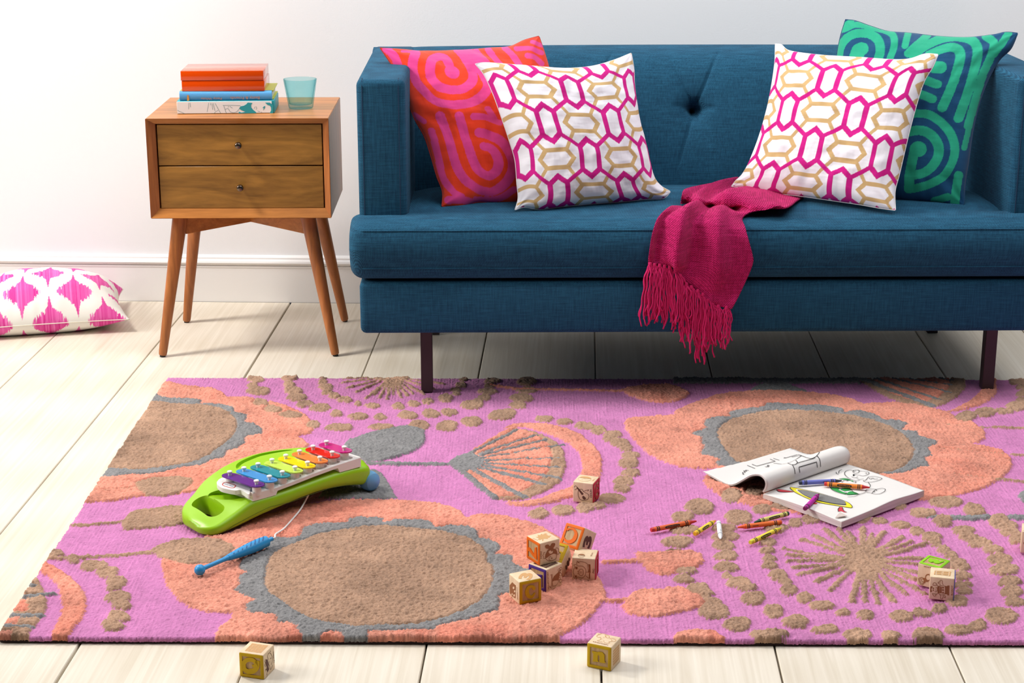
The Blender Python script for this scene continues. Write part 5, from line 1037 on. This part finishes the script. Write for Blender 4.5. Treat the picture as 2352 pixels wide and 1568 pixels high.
    block('yellow-rimmed lowercase c wooden block, front left of the tumbled block pile on the rug', (-.0800, 2.5279, z0), 'R', pile, [
        ('R', 'stroke', P(yl), ((.005, .003, .004, .006, .0062, .0046, .002), [[(480, 1195), (495, 1175), (465, 1165), (400, 1180), (372, 1260), (400, 1330), (460, 1340), (510, 1270)]])), ('R', 'fillc', P(yl), [[(455, 1190), (480, 1165), (515, 1180), (510, 1215), (475, 1225)]]),
        ('T', 'text', inkl, ('3', (325, 1048), (392, 938), .026, 1)),
        ('L', 'fill', inkb, [[(80, 1150), (125, 1095), (185, 1150), (180, 1370), (120, 1330), (85, 1280)]]), ('L', 'fillc', maple, [el(150, 1190, 14, 22, 8), el(170, 1250, 12, 18, 8), el(125, 1300, 11, 18, 8), el(160, 1320, 13, 20, 8)]), ('L', 'line', maple, [[(125, 1100), (100, 1220)], [(100, 1220), (180, 1250)]]), ('L', 'text', inkb, ('CHEESE', (205, 1180), (218, 1395), .004, 1))], yaw=-1.085, paint=yl)
    block('purple-rimmed wooden block with a helicopter, under the letter z block in the pile', (-.0499, 2.5775, z0), 'L', pile, [
        ('L', 'fill', P(pu), [[(530, 955), (640, 970), (640, 1040), (600, 990), (540, 985)], [(600, 985), (640, 1000), (640, 1180), (600, 1165)]]), ('T', 'uvfill', inkd, [[(-.7+.37*i, -.7+.25*j), (-.7+.37*i+.33, -.7+.25*j), (-.7+.37*i+.33, -.7+.25*j+.21), (-.7+.37*i, -.7+.25*j+.21)] for i in range(4) for j in range(6)]),
        ('R', 'text', inkb, ('HELICOPTER', (730, 920), (742, 1225), .0042, 1)), ('R', 'line', inkb, [el(955, 860, 18, 22, 12), el(925, 885, 18, 22, 12), el(940, 905, 16, 20, 12), el(950, 960, 20, 26, 12), el(930, 1030, 18, 22, 12), [(960, 1040), (970, 1060), (965, 1090), (940, 1100), (935, 1060), (960, 1040)], [(770, 1190), (765, 1160), (790, 1170), (795, 990), (780, 970), (808, 965), (808, 1000), (805, 1180), (770, 1190)], [(820, 1165), (815, 1080), (860, 1060), (915, 1060), (900, 1110), (870, 1150), (820, 1165)]]), ('R', 'fill', inkb, [[(810, 1050), (840, 990), (930, 905), (935, 960), (915, 1050), (850, 1060), (815, 1080)]])], yaw=-.712, paint=pu)
    block('orange-rimmed letter z wooden block with a leaf on top and a fish on its side', (-.0539, 2.5917, z0+BS+.0002), 'L', pile, [
        ('L', 'fill', P(orr), [[(402, 556), (411, 492), (436, 506), (503, 612), (519, 520), (516, 500), (547, 494), (552, 706), (533, 698), (470, 625), (428, 560)]]),
        ('T', 'fill', inkl, [[(635, 385), (640, 355), (595, 372), (560, 360), (585, 345), (528, 322), (570, 315), (555, 285), (605, 290), (620, 265), (650, 280), (690, 258), (720, 265), (705, 285), (735, 280), (725, 298), (795, 300), (760, 320), (765, 335), (740, 330), (735, 352), (660, 350), (655, 385)]]), ('T', 'text', inkl, ('LEAF', (480, 345), (560, 380), .0036, 1)),
        ('R', 'text', inkb, ('FISH', (612, 570), (617, 690), .0044, 1)), ('R', 'fillc', inkb, [[(695, 610), (740, 535), (820, 515), (880, 545), (890, 610), (830, 605), (760, 640), (700, 680)], [(775, 530), (700, 510), (690, 465), (740, 450), (770, 475), (800, 430), (850, 425), (855, 460), (815, 520)]]), ('R', 'line', inkb, [[(695, 610), (690, 680), (740, 725), (800, 725), (870, 690), (890, 610)], [(690, 580), (660, 590), (665, 615), (645, 630), (660, 660), (655, 685), (690, 690)], [(870, 545), (870, 510), (900, 510), (925, 540), (915, 560), (932, 585), (915, 612), (890, 610)], [(790, 650), (755, 670), (755, 710), (785, 720)], el(800, 682, 8, 10, 10)]), ('R', 'fillc', maple, [[(750, 560), (780, 550), (795, 570), (815, 555), (810, 590), (770, 605), (745, 580)]])], yaw=-.9605, paint=orr)
    block('wooden block with a pig on its side, under the tilted letter C block', (.0141, 2.6186, z0), 'R', pile, [
        ('L', 'text', inkb, ('PIG', (1515, 940), (1520, 865), .0044, 1)), ('L', 'line', inkb, [[(1195, 1030), (1175, 1000), (1185, 970), (1170, 930), (1180, 870), (1200, 830), (1180, 800), (1215, 790), (1250, 815), (1330, 820), (1380, 870), (1385, 920), (1370, 980), (1320, 1020), (1250, 1005), (1215, 1040), (1195, 1030)], el(1305, 925, 42, 55, 18), [(1290, 905), (1290, 945)], [(1318, 905), (1318, 945)], [(1245, 760), (1300, 740), (1400, 770), (1420, 830), (1430, 920)], [(1430, 920), (1390, 920)], [(1240, 790), (1225, 760), (1250, 745), (1275, 770), (1250, 740), (1225, 730)], [(1380, 980), (1430, 1020), (1460, 1030)]]), ('L', 'fill', inkb, [[(1425, 785), (1465, 790), (1468, 935), (1430, 930), (1440, 850)], [(1440, 935), (1460, 940), (1460, 1035), (1440, 1030)]]), ('L', 'fillc', inkb, [el(1225, 850, 22, 22, 8), el(1215, 995, 20, 22, 8), el(1250, 912, 6, 9, 8), el(1250, 945, 6, 9, 8)]),
        ('R', 'fill', P(rd), [[(1575, 700), (1592, 690), (1590, 900), (1572, 930)]]), ('T', 'fillc', inkb, [el(1310, 640, 60, 26, 12)]), ('T', 'text', inkb, ('EGG', (1475, 650), (1500, 590), .0036, 1))], yaw=-.134, paint=rd)
    block('tilted yellow-rimmed wooden block wedged between the fish and pig blocks', (-.0344, 2.6223, .0432), 'L', pile, [
        ('L', 'fill', P(yl), [[(936, 566), (1001, 588), (997, 608), (936, 590)], [(958, 596), (985, 604), (966, 694), (943, 690)], [(925, 682), (985, 692), (978, 710), (925, 704)]]), ('R', 'fillc', inkd, [el(1080, 770, 24, 50, 8), el(1050, 840, 18, 40, 8), el(1100, 700, 14, 30, 8)])], rot=(-.9067, .2575, -.276), paint=yl)
    block('tilted orange-rimmed letter C wooden block, topmost right of the pile', (.0015, 2.6632, .0598), 'L', pile, [
        ('L', 'stroke', P(orr), ((.0035, .0026, .004, .007, .0062, .0034, .002), [[(1065, 200), (1110, 180), (1180, 190), (1220, 270), (1180, 370), (1100, 405), (1030, 370), (1020, 330)]])),
        ('R', 'text', inkd, ('3', (1385, 510), (1440, 300), .029, 1))], rot=(-.5437, .1694, -.6198), paint=orr)
    block('wooden block with a violin and a red-rimmed 6, alone on the rug', (.0161, 2.9571, .0142+BS/2), 'R', bc, [
        ('L', 'text', inkd, ('VIOLIN', (1035, 362), (1032, 278), .0046, 1)), ('L', 'line', inkd, [[(865, 255), (880, 240), (895, 255), (885, 275), (870, 280)], [(905, 300), (915, 280), (945, 275), (960, 300), (1000, 320), (1015, 345), (1000, 375), (970, 385), (930, 380), (910, 350), (905, 320), (905, 300)], [(960, 295), (1010, 280), (1000, 295)]]), ('L', 'fill', inkd, [[(890, 260), (900, 255), (960, 320), (945, 335)], [(945, 350), (960, 340), (985, 365), (975, 380), (955, 375)]]),
        ('R', 'stroke', P(rd), ((.004, .005, .006, .006, .005, .0044), [[(1110, 250), (1090, 235), (1075, 280), (1075, 345), (1098, 355), (1110, 310), (1095, 285), (1080, 310)]])), ('T', 'fillc', inkl, [el(970, 173, 66, 24, 20)]), ('T', 'line', maple, [[(940, 180), (970, 170), (990, 178), (1000, 165)]]), ('T', 'text', inkl, ('EGG', (1050, 192), (1072, 175), .0036, 1))], yaw=-.3072, paint=rd)
    block('wooden block with a robot on its front, in front of the green W block', (.5746, 2.5660, .0142+BS/2), 'R', rb, [
        ('L', 'text', inkb, ('ROBOT', (1130, 1262), (1140, 965), .0044, 1)), ('L', 'fill', inkb, [[(690, 1000), (755, 985), (760, 1200), (700, 1200)], [(920, 980), (1000, 990), (1000, 1230), (920, 1230)], [(990, 970), (1060, 970), (1045, 1265), (990, 1260)], [(480, 1010), (510, 985), (550, 1000), (530, 1150), (490, 1170), (475, 1140)], [(770, 1005), (825, 1010), (820, 1200), (765, 1195)]]),
        ('L', 'fillc', inkb, [el(862, 1030, 30, 28, 10), el(862, 1105, 30, 28, 10), el(862, 1185, 30, 28, 10)]), ('L', 'fillc', maple, [el(575, 1085, 60, 60, 14)]), ('L', 'fillc', inkb, [el(570, 1048, 22, 22, 8), el(570, 1105, 22, 22, 8)]),
        ('L', 'line', inkb, [[(550, 960), (710, 980), (705, 1210), (530, 1210)], [(755, 980), (915, 990), (910, 1225), (740, 1215), (755, 980)], [(555, 950), (580, 890), (640, 890), (680, 960)], [(540, 1210), (580, 1280), (630, 1280), (660, 1215)], [(770, 960), (770, 920), (715, 900), (720, 865), (770, 870), (770, 820), (840, 825), (845, 900), (870, 950)], [(760, 1230), (790, 1290), (790, 1360), (850, 1370), (860, 1300), (920, 1340), (930, 1280), (860, 1270)], [(640, 1010), (690, 1060), (680, 1130), (630, 1160)]]),
        ('T', 'line', inkl, [[(615, 530), (1095, 560)], [(1095, 560), (1070, 685)], [(1070, 685), (595, 640)], [(595, 640), (615, 530)], [(640, 590), (1060, 620)], [(850, 550), (840, 660)]]), ('T', 'fill', inkl, [[(680, 550), (825, 560), (820, 585), (672, 575)], [(672, 605), (815, 615), (810, 645), (665, 630)], [(880, 565), (1030, 577), (1025, 602), (872, 592)], [(870, 620), (1020, 632), (1012, 660), (862, 648)], [(615, 530), (645, 532), (628, 642), (595, 640)], [(1060, 560), (1095, 562), (1072, 688), (1040, 684)]])], yaw=-.214, paint=bu_)
    block('green-rimmed letter W wooden block with a watch, half hidden behind the robot block', (.5698, 2.6102, .0142+BS/2), 'T', rb, [
        ('T', 'fillc', P(gn), [[(445, 150), (560, 185), (560, 230), (600, 195), (740, 225), (740, 270), (800, 240), (900, 260), (800, 295), (720, 325), (620, 310), (570, 275), (500, 285), (425, 240)]]),
        ('L', 'text', inkb, ('WATCH', (600, 440), (295, 395), .0042, 1)), ('L', 'line', inkb, [[(310, 880), (250, 940), (190, 930), (130, 800), (140, 750), (230, 720), (245, 740)], [(290, 870), (240, 905), (200, 890), (165, 800), (175, 770), (230, 750)], [(260, 840), (230, 850), (210, 800), (245, 780)]]), ('L', 'fill', inkb, [[(240, 740), (330, 740), (335, 670), (380, 625), (450, 620), (450, 820), (400, 860), (335, 855), (320, 900), (270, 860), (290, 820), (270, 790)]]), ('L', 'fillc', maple, [el(420, 730, 60, 72, 16)]), ('R', 'line', inkb, [[(950, 480), (1020, 435)]])], yaw=-.6034, paint=gn)
    block('plain wooden block cut off by the right edge of the photo', (.7620, 2.7555, .0142+BS/2), '', ec, [('L', 'fillc', inkb, [[(1752, 520), (1775, 500), (1800, 540), (1770, 560)]]), ('T', 'line', inkl, [[(1745, 350), (1790, 340)]])], yaw=-.234)
build_blocks()

# ================================================================== colouring book
def build_book():
    dc = crop(1460, 980, 3.36); rc = crop(1610, 1000, 6.72); tc = crop(1780, 1060, 6.72)
    A = at_z(*dc(985, 496), .029); Cn = at_z(*dc(1590, 722), .029); B = at_z(*dc(1615, 286), .029)
    ex = np.array([Cn[0]-A[0], Cn[1]-A[1], 0]); PW = np.linalg.norm(ex); ex /= PW; ey = np.array([-ex[1], ex[0], 0]); PH = .228
    O = np.array([A[0], A[1], .0150]); b = thing('colouring_book', 'open colouring book with pages rolled back and three crayons on it, on the rug', 'book', O, math.atan2(ex[1], ex[0]))
    th = .0125; paper = plain('newsprint_paper', (224, 219, 215), .85, var=.015, vscale=90); edge = wood('page_edges_stack', (196, 184, 178), (232, 224, 220), (3, 3, 900), .9, .1)
    nx, ny = 60, 70; V = []
    for zz in (1, 0):
        for i in range(nx):
            for j in range(ny):
                x, y = i/(nx-1), j/(ny-1); zt = th+.0035*math.exp(-x/.12)*0+.003*math.sin(PI*min(1, x*1.15))*.6+.0035*math.exp(-((x-.97)/.14)**2-((y-.62)/.20)**2)-.0035*math.exp(-((x-1)/.2)**2-(y/.35)**2)*.4-.004*(1-y)**2*(1-x)**2
                V.append((x*PW, y*PH, zt if zz else .0004))
    n = nx*ny; F = grid_faces(nx, ny)+[tuple(q+n for q in f)[::-1] for f in grid_faces(nx, ny)]
    per = [i*ny for i in range(nx)]+[(nx-1)*ny+j for j in range(1, ny)]+[i*ny+ny-1 for i in range(nx-2, -1, -1)]+[j for j in range(ny-2, 0, -1)]
    nt = len(F); F += [(per[k], per[k]+n, per[(k+1) % len(per)]+n, per[(k+1) % len(per)]) for k in range(len(per))]
    pg = mesh_obj('page_block', V, F, paper, b); pg.data.materials.append(edge); pg.data.polygons.foreach_set('material_index', [0]*nt+[1]*(len(F)-nt)); pg.data.polygons.foreach_set('use_smooth', [True]*nt+[False]*(len(F)-nt))
    bm = bmesh.new(); bm.from_mesh(pg.data); bmesh.ops.recalc_face_normals(bm, faces=bm.faces); bm.to_mesh(pg.data); bm.free()
    top = BVHTree.FromPolygons(V[:n], grid_faces(nx, ny))
    # rolled-back pages: profile from the spine up, over and down to the rug
    prof = [(.000, .0115), (.0055, .021), (.0065, .031), (.002, .0385), (-.008, .0425), (-.020, .0405), (-.034, .034), (-.052, .0205), (-.070, .0075), (-.086, .0018), (-.105, .0028), (-.128, .0060), (-.150, .0085)]
    far = [(.000, .0115), (.0075, .021), (.0085, .033), (.002, .042), (-.009, .0445), (-.022, .041), (-.036, .034), (-.052, .024), (-.070, .014), (-.086, .007), (-.105, .0045), (-.125, .0055), (-.143, .008)]
    P0 = smooth_path([(x, 0, z) for x, z in prof], 8); P1 = smooth_path([(x, 0, z) for x, z in far], 8); ny = 36; VV = None
    def sheet(nm, dz, l0, l1, mat, thick):
        V = []; m_ = int(len(P0)*l0)
        for j in range(ny):
            t = j/(ny-1); q = P0*(1-t)+P1*t; q = q[:int(len(P0)*(l0*(1-t)+l1*t))]; q = resamp(q, .001); k = np.linspace(0, len(q)-1, 90)
            q = np.stack([np.interp(k, np.arange(len(q)), q[:, c_]) for c_ in range(3)], 1)
            tt = np.gradient(q, axis=0); nn = np.stack([tt[:, 2], 0*tt[:, 0], -tt[:, 0]], 1); nn /= np.linalg.norm(nn, axis=1)[:, None]+1e-9
            V += [(p[0], t*PH, max(p[2], .0004)) for p in q+nn*dz]
        n = len(V); F = grid_faces(ny, 90); o = mesh_obj(nm, V, F, mat, b, True); md = o.modifiers.new('thickness', 'SOLIDIFY'); md.thickness = thick; md.offset = 0
        return V, F
    sheet('rolled_page', -.0012, .985, .97, paper, .0006); sheet('rolled_page', -.0022, .95, .975, paper, .0005); sheet('cover', -.0034, .93, .92, plain('dark_cover_inside', (58, 52, 50), .8), .0006); V, F = sheet('rolled_page', 0, 1.0, .93, paper, .0007)
    roll = BVHTree.FromPolygons(V, F)
    def cast(tree, c, l, curve=True, up=.0007):
        pts, nrm = [], []; l = smooth_path([(*p, 0) for p in l], 6)[:, :2] if curve and len(l) > 2 else np.array([np.array(l[0])+(np.array(l[1])-np.array(l[0]))*t for t in np.linspace(0, 1, 9)]) if len(l) == 2 else np.array(l)
        eye = toloc(b, EYE)[0]
        for p in l:
            d = toloc(b, EYE+ray(*c(*p)))[0]-eye; d /= np.linalg.norm(d); h, nn, i, ds = tree.ray_cast(Vector(eye), Vector(d))
            if h is None: continue
            nn = np.array(nn); nn = -nn if nn@d > 0 else nn; pts.append(np.array(h)+nn*up); nrm.append(nn)
        return pts, nrm
    ink = plain('black_ink', (36, 34, 34), .7)
    def draw(nm, tree, c, lines, w_, mat, up=.0010):
        L, Nn = [], []
        for l in lines:
            p, q = cast(tree, c, l, up=up)
            if len(p) > 1: L.append(p); Nn.append(q)
        ribbons(nm, L, Nn, w_, mat, pg if tree is top else b)
    def fill(nm, c, poly, mat, up=.0006):
        p, q = cast(top, c, poly+[poly[0]], True, up); p = p[:-1]
        tri = [t for t in tessellate_polygon([[Vector((v[0], v[1], 0)) for v in p]])]; V_ = np.array(p)
        tri = [t if np.cross(V_[t[1]]-V_[t[0]], V_[t[2]]-V_[t[0]])[2] > 0 else t[::-1] for t in tri]; mesh_obj(nm, V_, tri, mat, pg)
    draw('line_drawing', roll, rc, [[(635, 600), (660, 605), (640, 578), (680, 575), (660, 550), (700, 558), (690, 540), (735, 545)], [(710, 465), (835, 515)], [(785, 448), (860, 478)], [(860, 478), (1145, 402)], [(1065, 370), (1145, 402)], [(1115, 358), (1210, 388)], [(985, 485), (1020, 490), (1030, 465), (1050, 470), (1040, 492)], [(1120, 435), (1165, 437), (1240, 447), (1340, 432), (1450, 385), (1550, 320)], [(1340, 432), (1400, 455), (1460, 450), (1485, 420), (1465, 388)], [(1280, 358), (1290, 348), (1310, 352)], [(1300, 355), (1400, 325), (1490, 300)], [(1400, 340), (1480, 322), (1550, 318)], [(1500, 298), (1560, 320), (1640, 350), (1700, 360), (1760, 340), (1820, 280), (1838, 225), (1820, 210), (1850, 200), (1870, 178), (1895, 172), (1920, 150)], [(1960, 142), (1990, 128)], [(1480, 432), (1740, 358)], [(1740, 340), (1760, 358)], [(1410, 458), (1438, 520), (1446, 592)], [(1520, 572), (1508, 490)], [(1508, 490), (1780, 410)], [(1780, 410), (1792, 492)], [(1790, 318), (1830, 380), (1840, 480)], [(1570, 270), (1620, 272)], [(1640, 255), (1625, 270), (1650, 290)]], .0013, ink, .0011)
    gr, yw, gy, rd_ = plain('crayon_green', (40, 150, 70), .8, var=.2, vscale=500), plain('crayon_yellow', (240, 222, 30), .8, var=.1, vscale=500), plain('crayon_grey', (122, 120, 118), .85, var=.25, vscale=420), plain('crayon_red', (206, 52, 66), .8, var=.12, vscale=500)
    fill('coloured_area', tc, [(230, 410), (260, 398), (400, 425), (680, 490), (950, 570), (1080, 615), (1150, 650), (1192, 700), (1160, 715), (1000, 690), (700, 640), (520, 580), (330, 490), (260, 440)], yw)
    fill('coloured_area', tc, [(350, 440), (430, 445), (520, 462), (700, 505), (900, 560), (1050, 610), (1088, 650), (1075, 668), (900, 650), (700, 610), (550, 565), (430, 505)], gy, .0013)
    fill('coloured_area', tc, [(25, 440), (60, 430), (200, 450), (270, 462), (280, 470), (150, 472), (60, 465)], rd_); fill('coloured_area', tc, [(980, 775), (975, 740), (1000, 705), (1040, 710), (1060, 760), (1105, 785), (1060, 780), (1020, 765)], rd_); fill('coloured_area', tc, [(580, 650), (600, 628), (655, 648), (620, 658)], rd_)
    for q in ([(985, 270), (1090, 262), (1160, 285), (1130, 295), (1080, 285)], [(850, 395), (950, 400), (1000, 410), (960, 440), (870, 425)], [(880, 430), (960, 430), (1060, 475), (1110, 490), (1080, 505), (960, 470)], [(1010, 435), (1060, 410), (1150, 410), (1170, 440), (1080, 455)], [(1120, 480), (1180, 460), (1290, 500), (1180, 515), (1110, 512)], [(1150, 290), (1210, 300), (1195, 310)]): fill('coloured_area', tc, q, gr)
    draw('line_drawing', top, tc, [[(230, 410), (260, 398), (400, 425), (680, 490), (950, 570), (1080, 615), (1150, 650), (1192, 700), (1160, 715), (1000, 690), (700, 640), (520, 580), (330, 490), (260, 440), (230, 410)], [(350, 440), (430, 445), (520, 462), (700, 505), (900, 560), (1050, 610), (1088, 650), (1075, 668), (900, 650), (700, 610), (550, 565), (430, 505), (350, 440)], [(20, 440), (60, 430), (200, 450), (275, 462)], [(25, 440), (60, 466), (150, 474), (275, 470)], [(980, 780), (972, 740), (1000, 705)], [(1040, 710), (1060, 760), (1108, 785)],
        [(1215, 160), (1260, 140), (1310, 145)], [(1215, 145), (1150, 135), (1090, 155), (1075, 195), (1110, 240), (1180, 280), (1250, 298), (1310, 290)], [(1200, 165), (1215, 140), (1270, 130), (1310, 150)], [(1205, 170), (1240, 185), (1290, 172), (1310, 150), (1420, 160), (1452, 185), (1420, 210), (1360, 225), (1300, 215), (1220, 200)], [(1390, 185), (1410, 180), (1415, 192)], [(1180, 240), (1230, 255), (1280, 240)], [(1260, 265), (1300, 278), (1370, 275)], [(1445, 240), (1400, 290), (1360, 300)], [(1445, 240), (1540, 235), (1650, 265), (1580, 300), (1480, 320), (1400, 320), (1360, 300)], [(1450, 260), (1480, 275), (1510, 260), (1540, 275), (1590, 270)], [(1440, 325), (1470, 370), (1460, 410)], [(1390, 460), (1420, 435), (1480, 425), (1560, 430)], [(1390, 462), (1430, 480), (1500, 490)], [(1500, 490), (1550, 440), (1640, 418), (1700, 430), (1690, 465), (1620, 500), (1540, 505), (1490, 490)], [(1510, 470), (1530, 460), (1540, 475)], [(1540, 445), (1560, 440), (1570, 455)], [(845, 390), (880, 440), (960, 480), (1100, 512), (1200, 510), (1290, 500)], [(1170, 430), (1220, 480), (1300, 505), (1400, 480)], [(1120, 548), (1220, 540), (1310, 508)], [(985, 270), (1090, 262), (1170, 290)], [(1200, 320), (1250, 315), (1240, 335)], [(1060, 470), (1110, 490), (1080, 505)], [(1010, 430), (1060, 405)], [(1150, 410), (1175, 445)], [(940, 165), (955, 190), (985, 205)], [(1035, 125), (990, 150), (985, 185)], [(1030, 330), (1060, 300), (1120, 285), (1110, 310)]], .00105, ink)
    fill('coloured_area', tc, [(1205, 195), (1235, 205), (1215, 225), (1200, 215)], ink)
    # dog-eared corner
    q = [toloc(b, at_z(*tc(*p), .0305))[0] for p in ((930, 850), (1005, 765), (1115, 825))]; prism('folded_corner', [v*[1, 1, 0]+[0, 0, th+.0015] for v in q], (0, 0, 1), .0005, plain('paper_back', (206, 190, 182), .9), pg)
    return b
BOOK = build_book()

# ================================================================== crayons
def build_crayons():
    dc = crop(1460, 980, 3.36); G = 'scattered wax crayons'
    L = [((118, 796), (470, 727), .0196, (224, 100, 44), (196, 42, 34), 'red-orange crayon with a red tip, leftmost of the crayons on the rug', 1, 0),
         ((456, 826), (615, 724), .0190, (240, 206, 56), (236, 176, 28), 'yellow crayon with a golden tip, between the red-orange and white crayons', 1, 0),
         ((640, 736), (656, 864), .0195, (238, 238, 238), (244, 244, 244), 'white crayon pointing at the front among the crayons on the rug', 0, 2),
         ((1178, 668), (914, 738), .0190, (214, 206, 112), (28, 74, 52), 'pale green crayon with dark green ends, nearest to the colouring book on the rug', 1, 1),
         ((1124, 736), (786, 775), .0190, (232, 112, 40), (236, 92, 28), 'orange crayon on the rug just in front of the pale green crayon', 0, 0),
         ((884, 892), (1124, 780), .0195, (236, 214, 60), (214, 206, 48), 'yellow crayon with a lemon tip, frontmost of the crayons on the rug', 1, 0),
         ((1262, 432), (1592, 416), .0345, (104, 110, 190), (44, 48, 70), 'periwinkle blue crayon with dark ends on the colouring book', 0, 0),
         ((1456, 440), (1806, 468), .0350, (236, 132, 44), (198, 34, 40), 'orange crayon with a red tip lying across the turtle drawing', 1, 1),
         ((1305, 632), (1415, 518), .0335, (190, 34, 162), (120, 20, 90), 'magenta crayon lying across the skateboard drawing', 0, 0)]
    for bt, tp, z, wc, tc_, lab, logo, flip in L:
        B, T = at_z(*dc(*bt), z), at_z(*dc(*tp), z); d = T-B; ln = np.linalg.norm(d); d /= ln; k = .092/ln if abs(ln-.092) > .03 else 1; ln = min(ln, .096); s = ln/.092; r = .0042
        o = thing('crayon', lab, 'crayon', B-[0, 0, r], 0, G); a = np.array([0, 0, r]); e = a+d
        wm = plain('wax_%d_%d_%d' % tc_, tc_, .45); pm = plain('wrapper_%d_%d_%d' % wc, wc, .7); bk = plain('wrapper_black', (40, 34, 30), .7) if flip != 2 else plain('wrapper_grey', (150, 150, 156), .7)
        lathe('wax', [(0, 0), (.0034, 0), (.0038, .0008), (.0038, .079*s), (.0032, .0795*s), (.0014, ln-.0006), (.0006, ln), (0, ln)], wm, o, 24, (a, e))
        w_ = lathe('paper_wrapper', [(.0037, .0055*s), (r, .0055*s), (r, .0765*s), (.0037, .0765*s)], pm, o, 24, (a, e))
        for t0, t1 in ((.0105, .0125), (.0140, .0160), (.0675, .0695), (.0710, .0728)):
            lathe('printed_band', [(r, t0*s), (r+.00012, t0*s), (r+.00012, t1*s), (r, t1*s)], bk, w_, 24, (a, e))
        vd = -FWD-d*np.dot(-FWD, d); vd /= np.linalg.norm(vd); sd = np.cross(d, vd)
        if logo:
            mid = .041*s; hw, hh = .0150*s, .0024; V, F = [], []; n = 26
            ring = [(hw*math.copysign(abs(math.cos(t))**.55, math.cos(t)), hh*math.copysign(abs(math.sin(t))**.8, math.sin(t))) for t in np.linspace(0, 2*PI, 41)[:-1]]
            def cyl(x, y, rr): an = y/r; return a+d*(mid+x)+(vd*math.cos(an)+sd*math.sin(an))*rr
            V = [cyl(0, 0, r+.00018)]+[cyl(x*.5, y*.5, r+.00018) for x, y in ring]+[cyl(x, y, r+.00016) for x, y in ring]; m = len(ring)
            F = [(0, 1+k_, 1+(k_+1) % m) for k_ in range(m)]+[(1+k_, 1+m+k_, 1+m+(k_+1) % m, 1+(k_+1) % m) for k_ in range(m)]
            mesh_obj('logo_oval', V, F, bk, w_, True)
            sg = -1 if (d@RGT) < 0 else 1
            if flip == 1: pass
            X = d*sg; X = -X if lab.startswith('orange crayon with') or lab.startswith('red-orange') else X; Y = np.cross(vd, X)
            text_obj('logo_lettering', 'Crayola', a+d*mid+vd*(r+.0002), X, Y, .0032, pm, w_, .0002, .0235*s)
        else:
            P = [[a+d*(x*s)+(vd*math.cos(y)+sd*math.sin(y))*(r+.0001) for x in (.050, .062)] for y in (-.25, .05)]; ribbons('small_print', P, [vd, vd], .0005, bk, w_)
build_crayons()
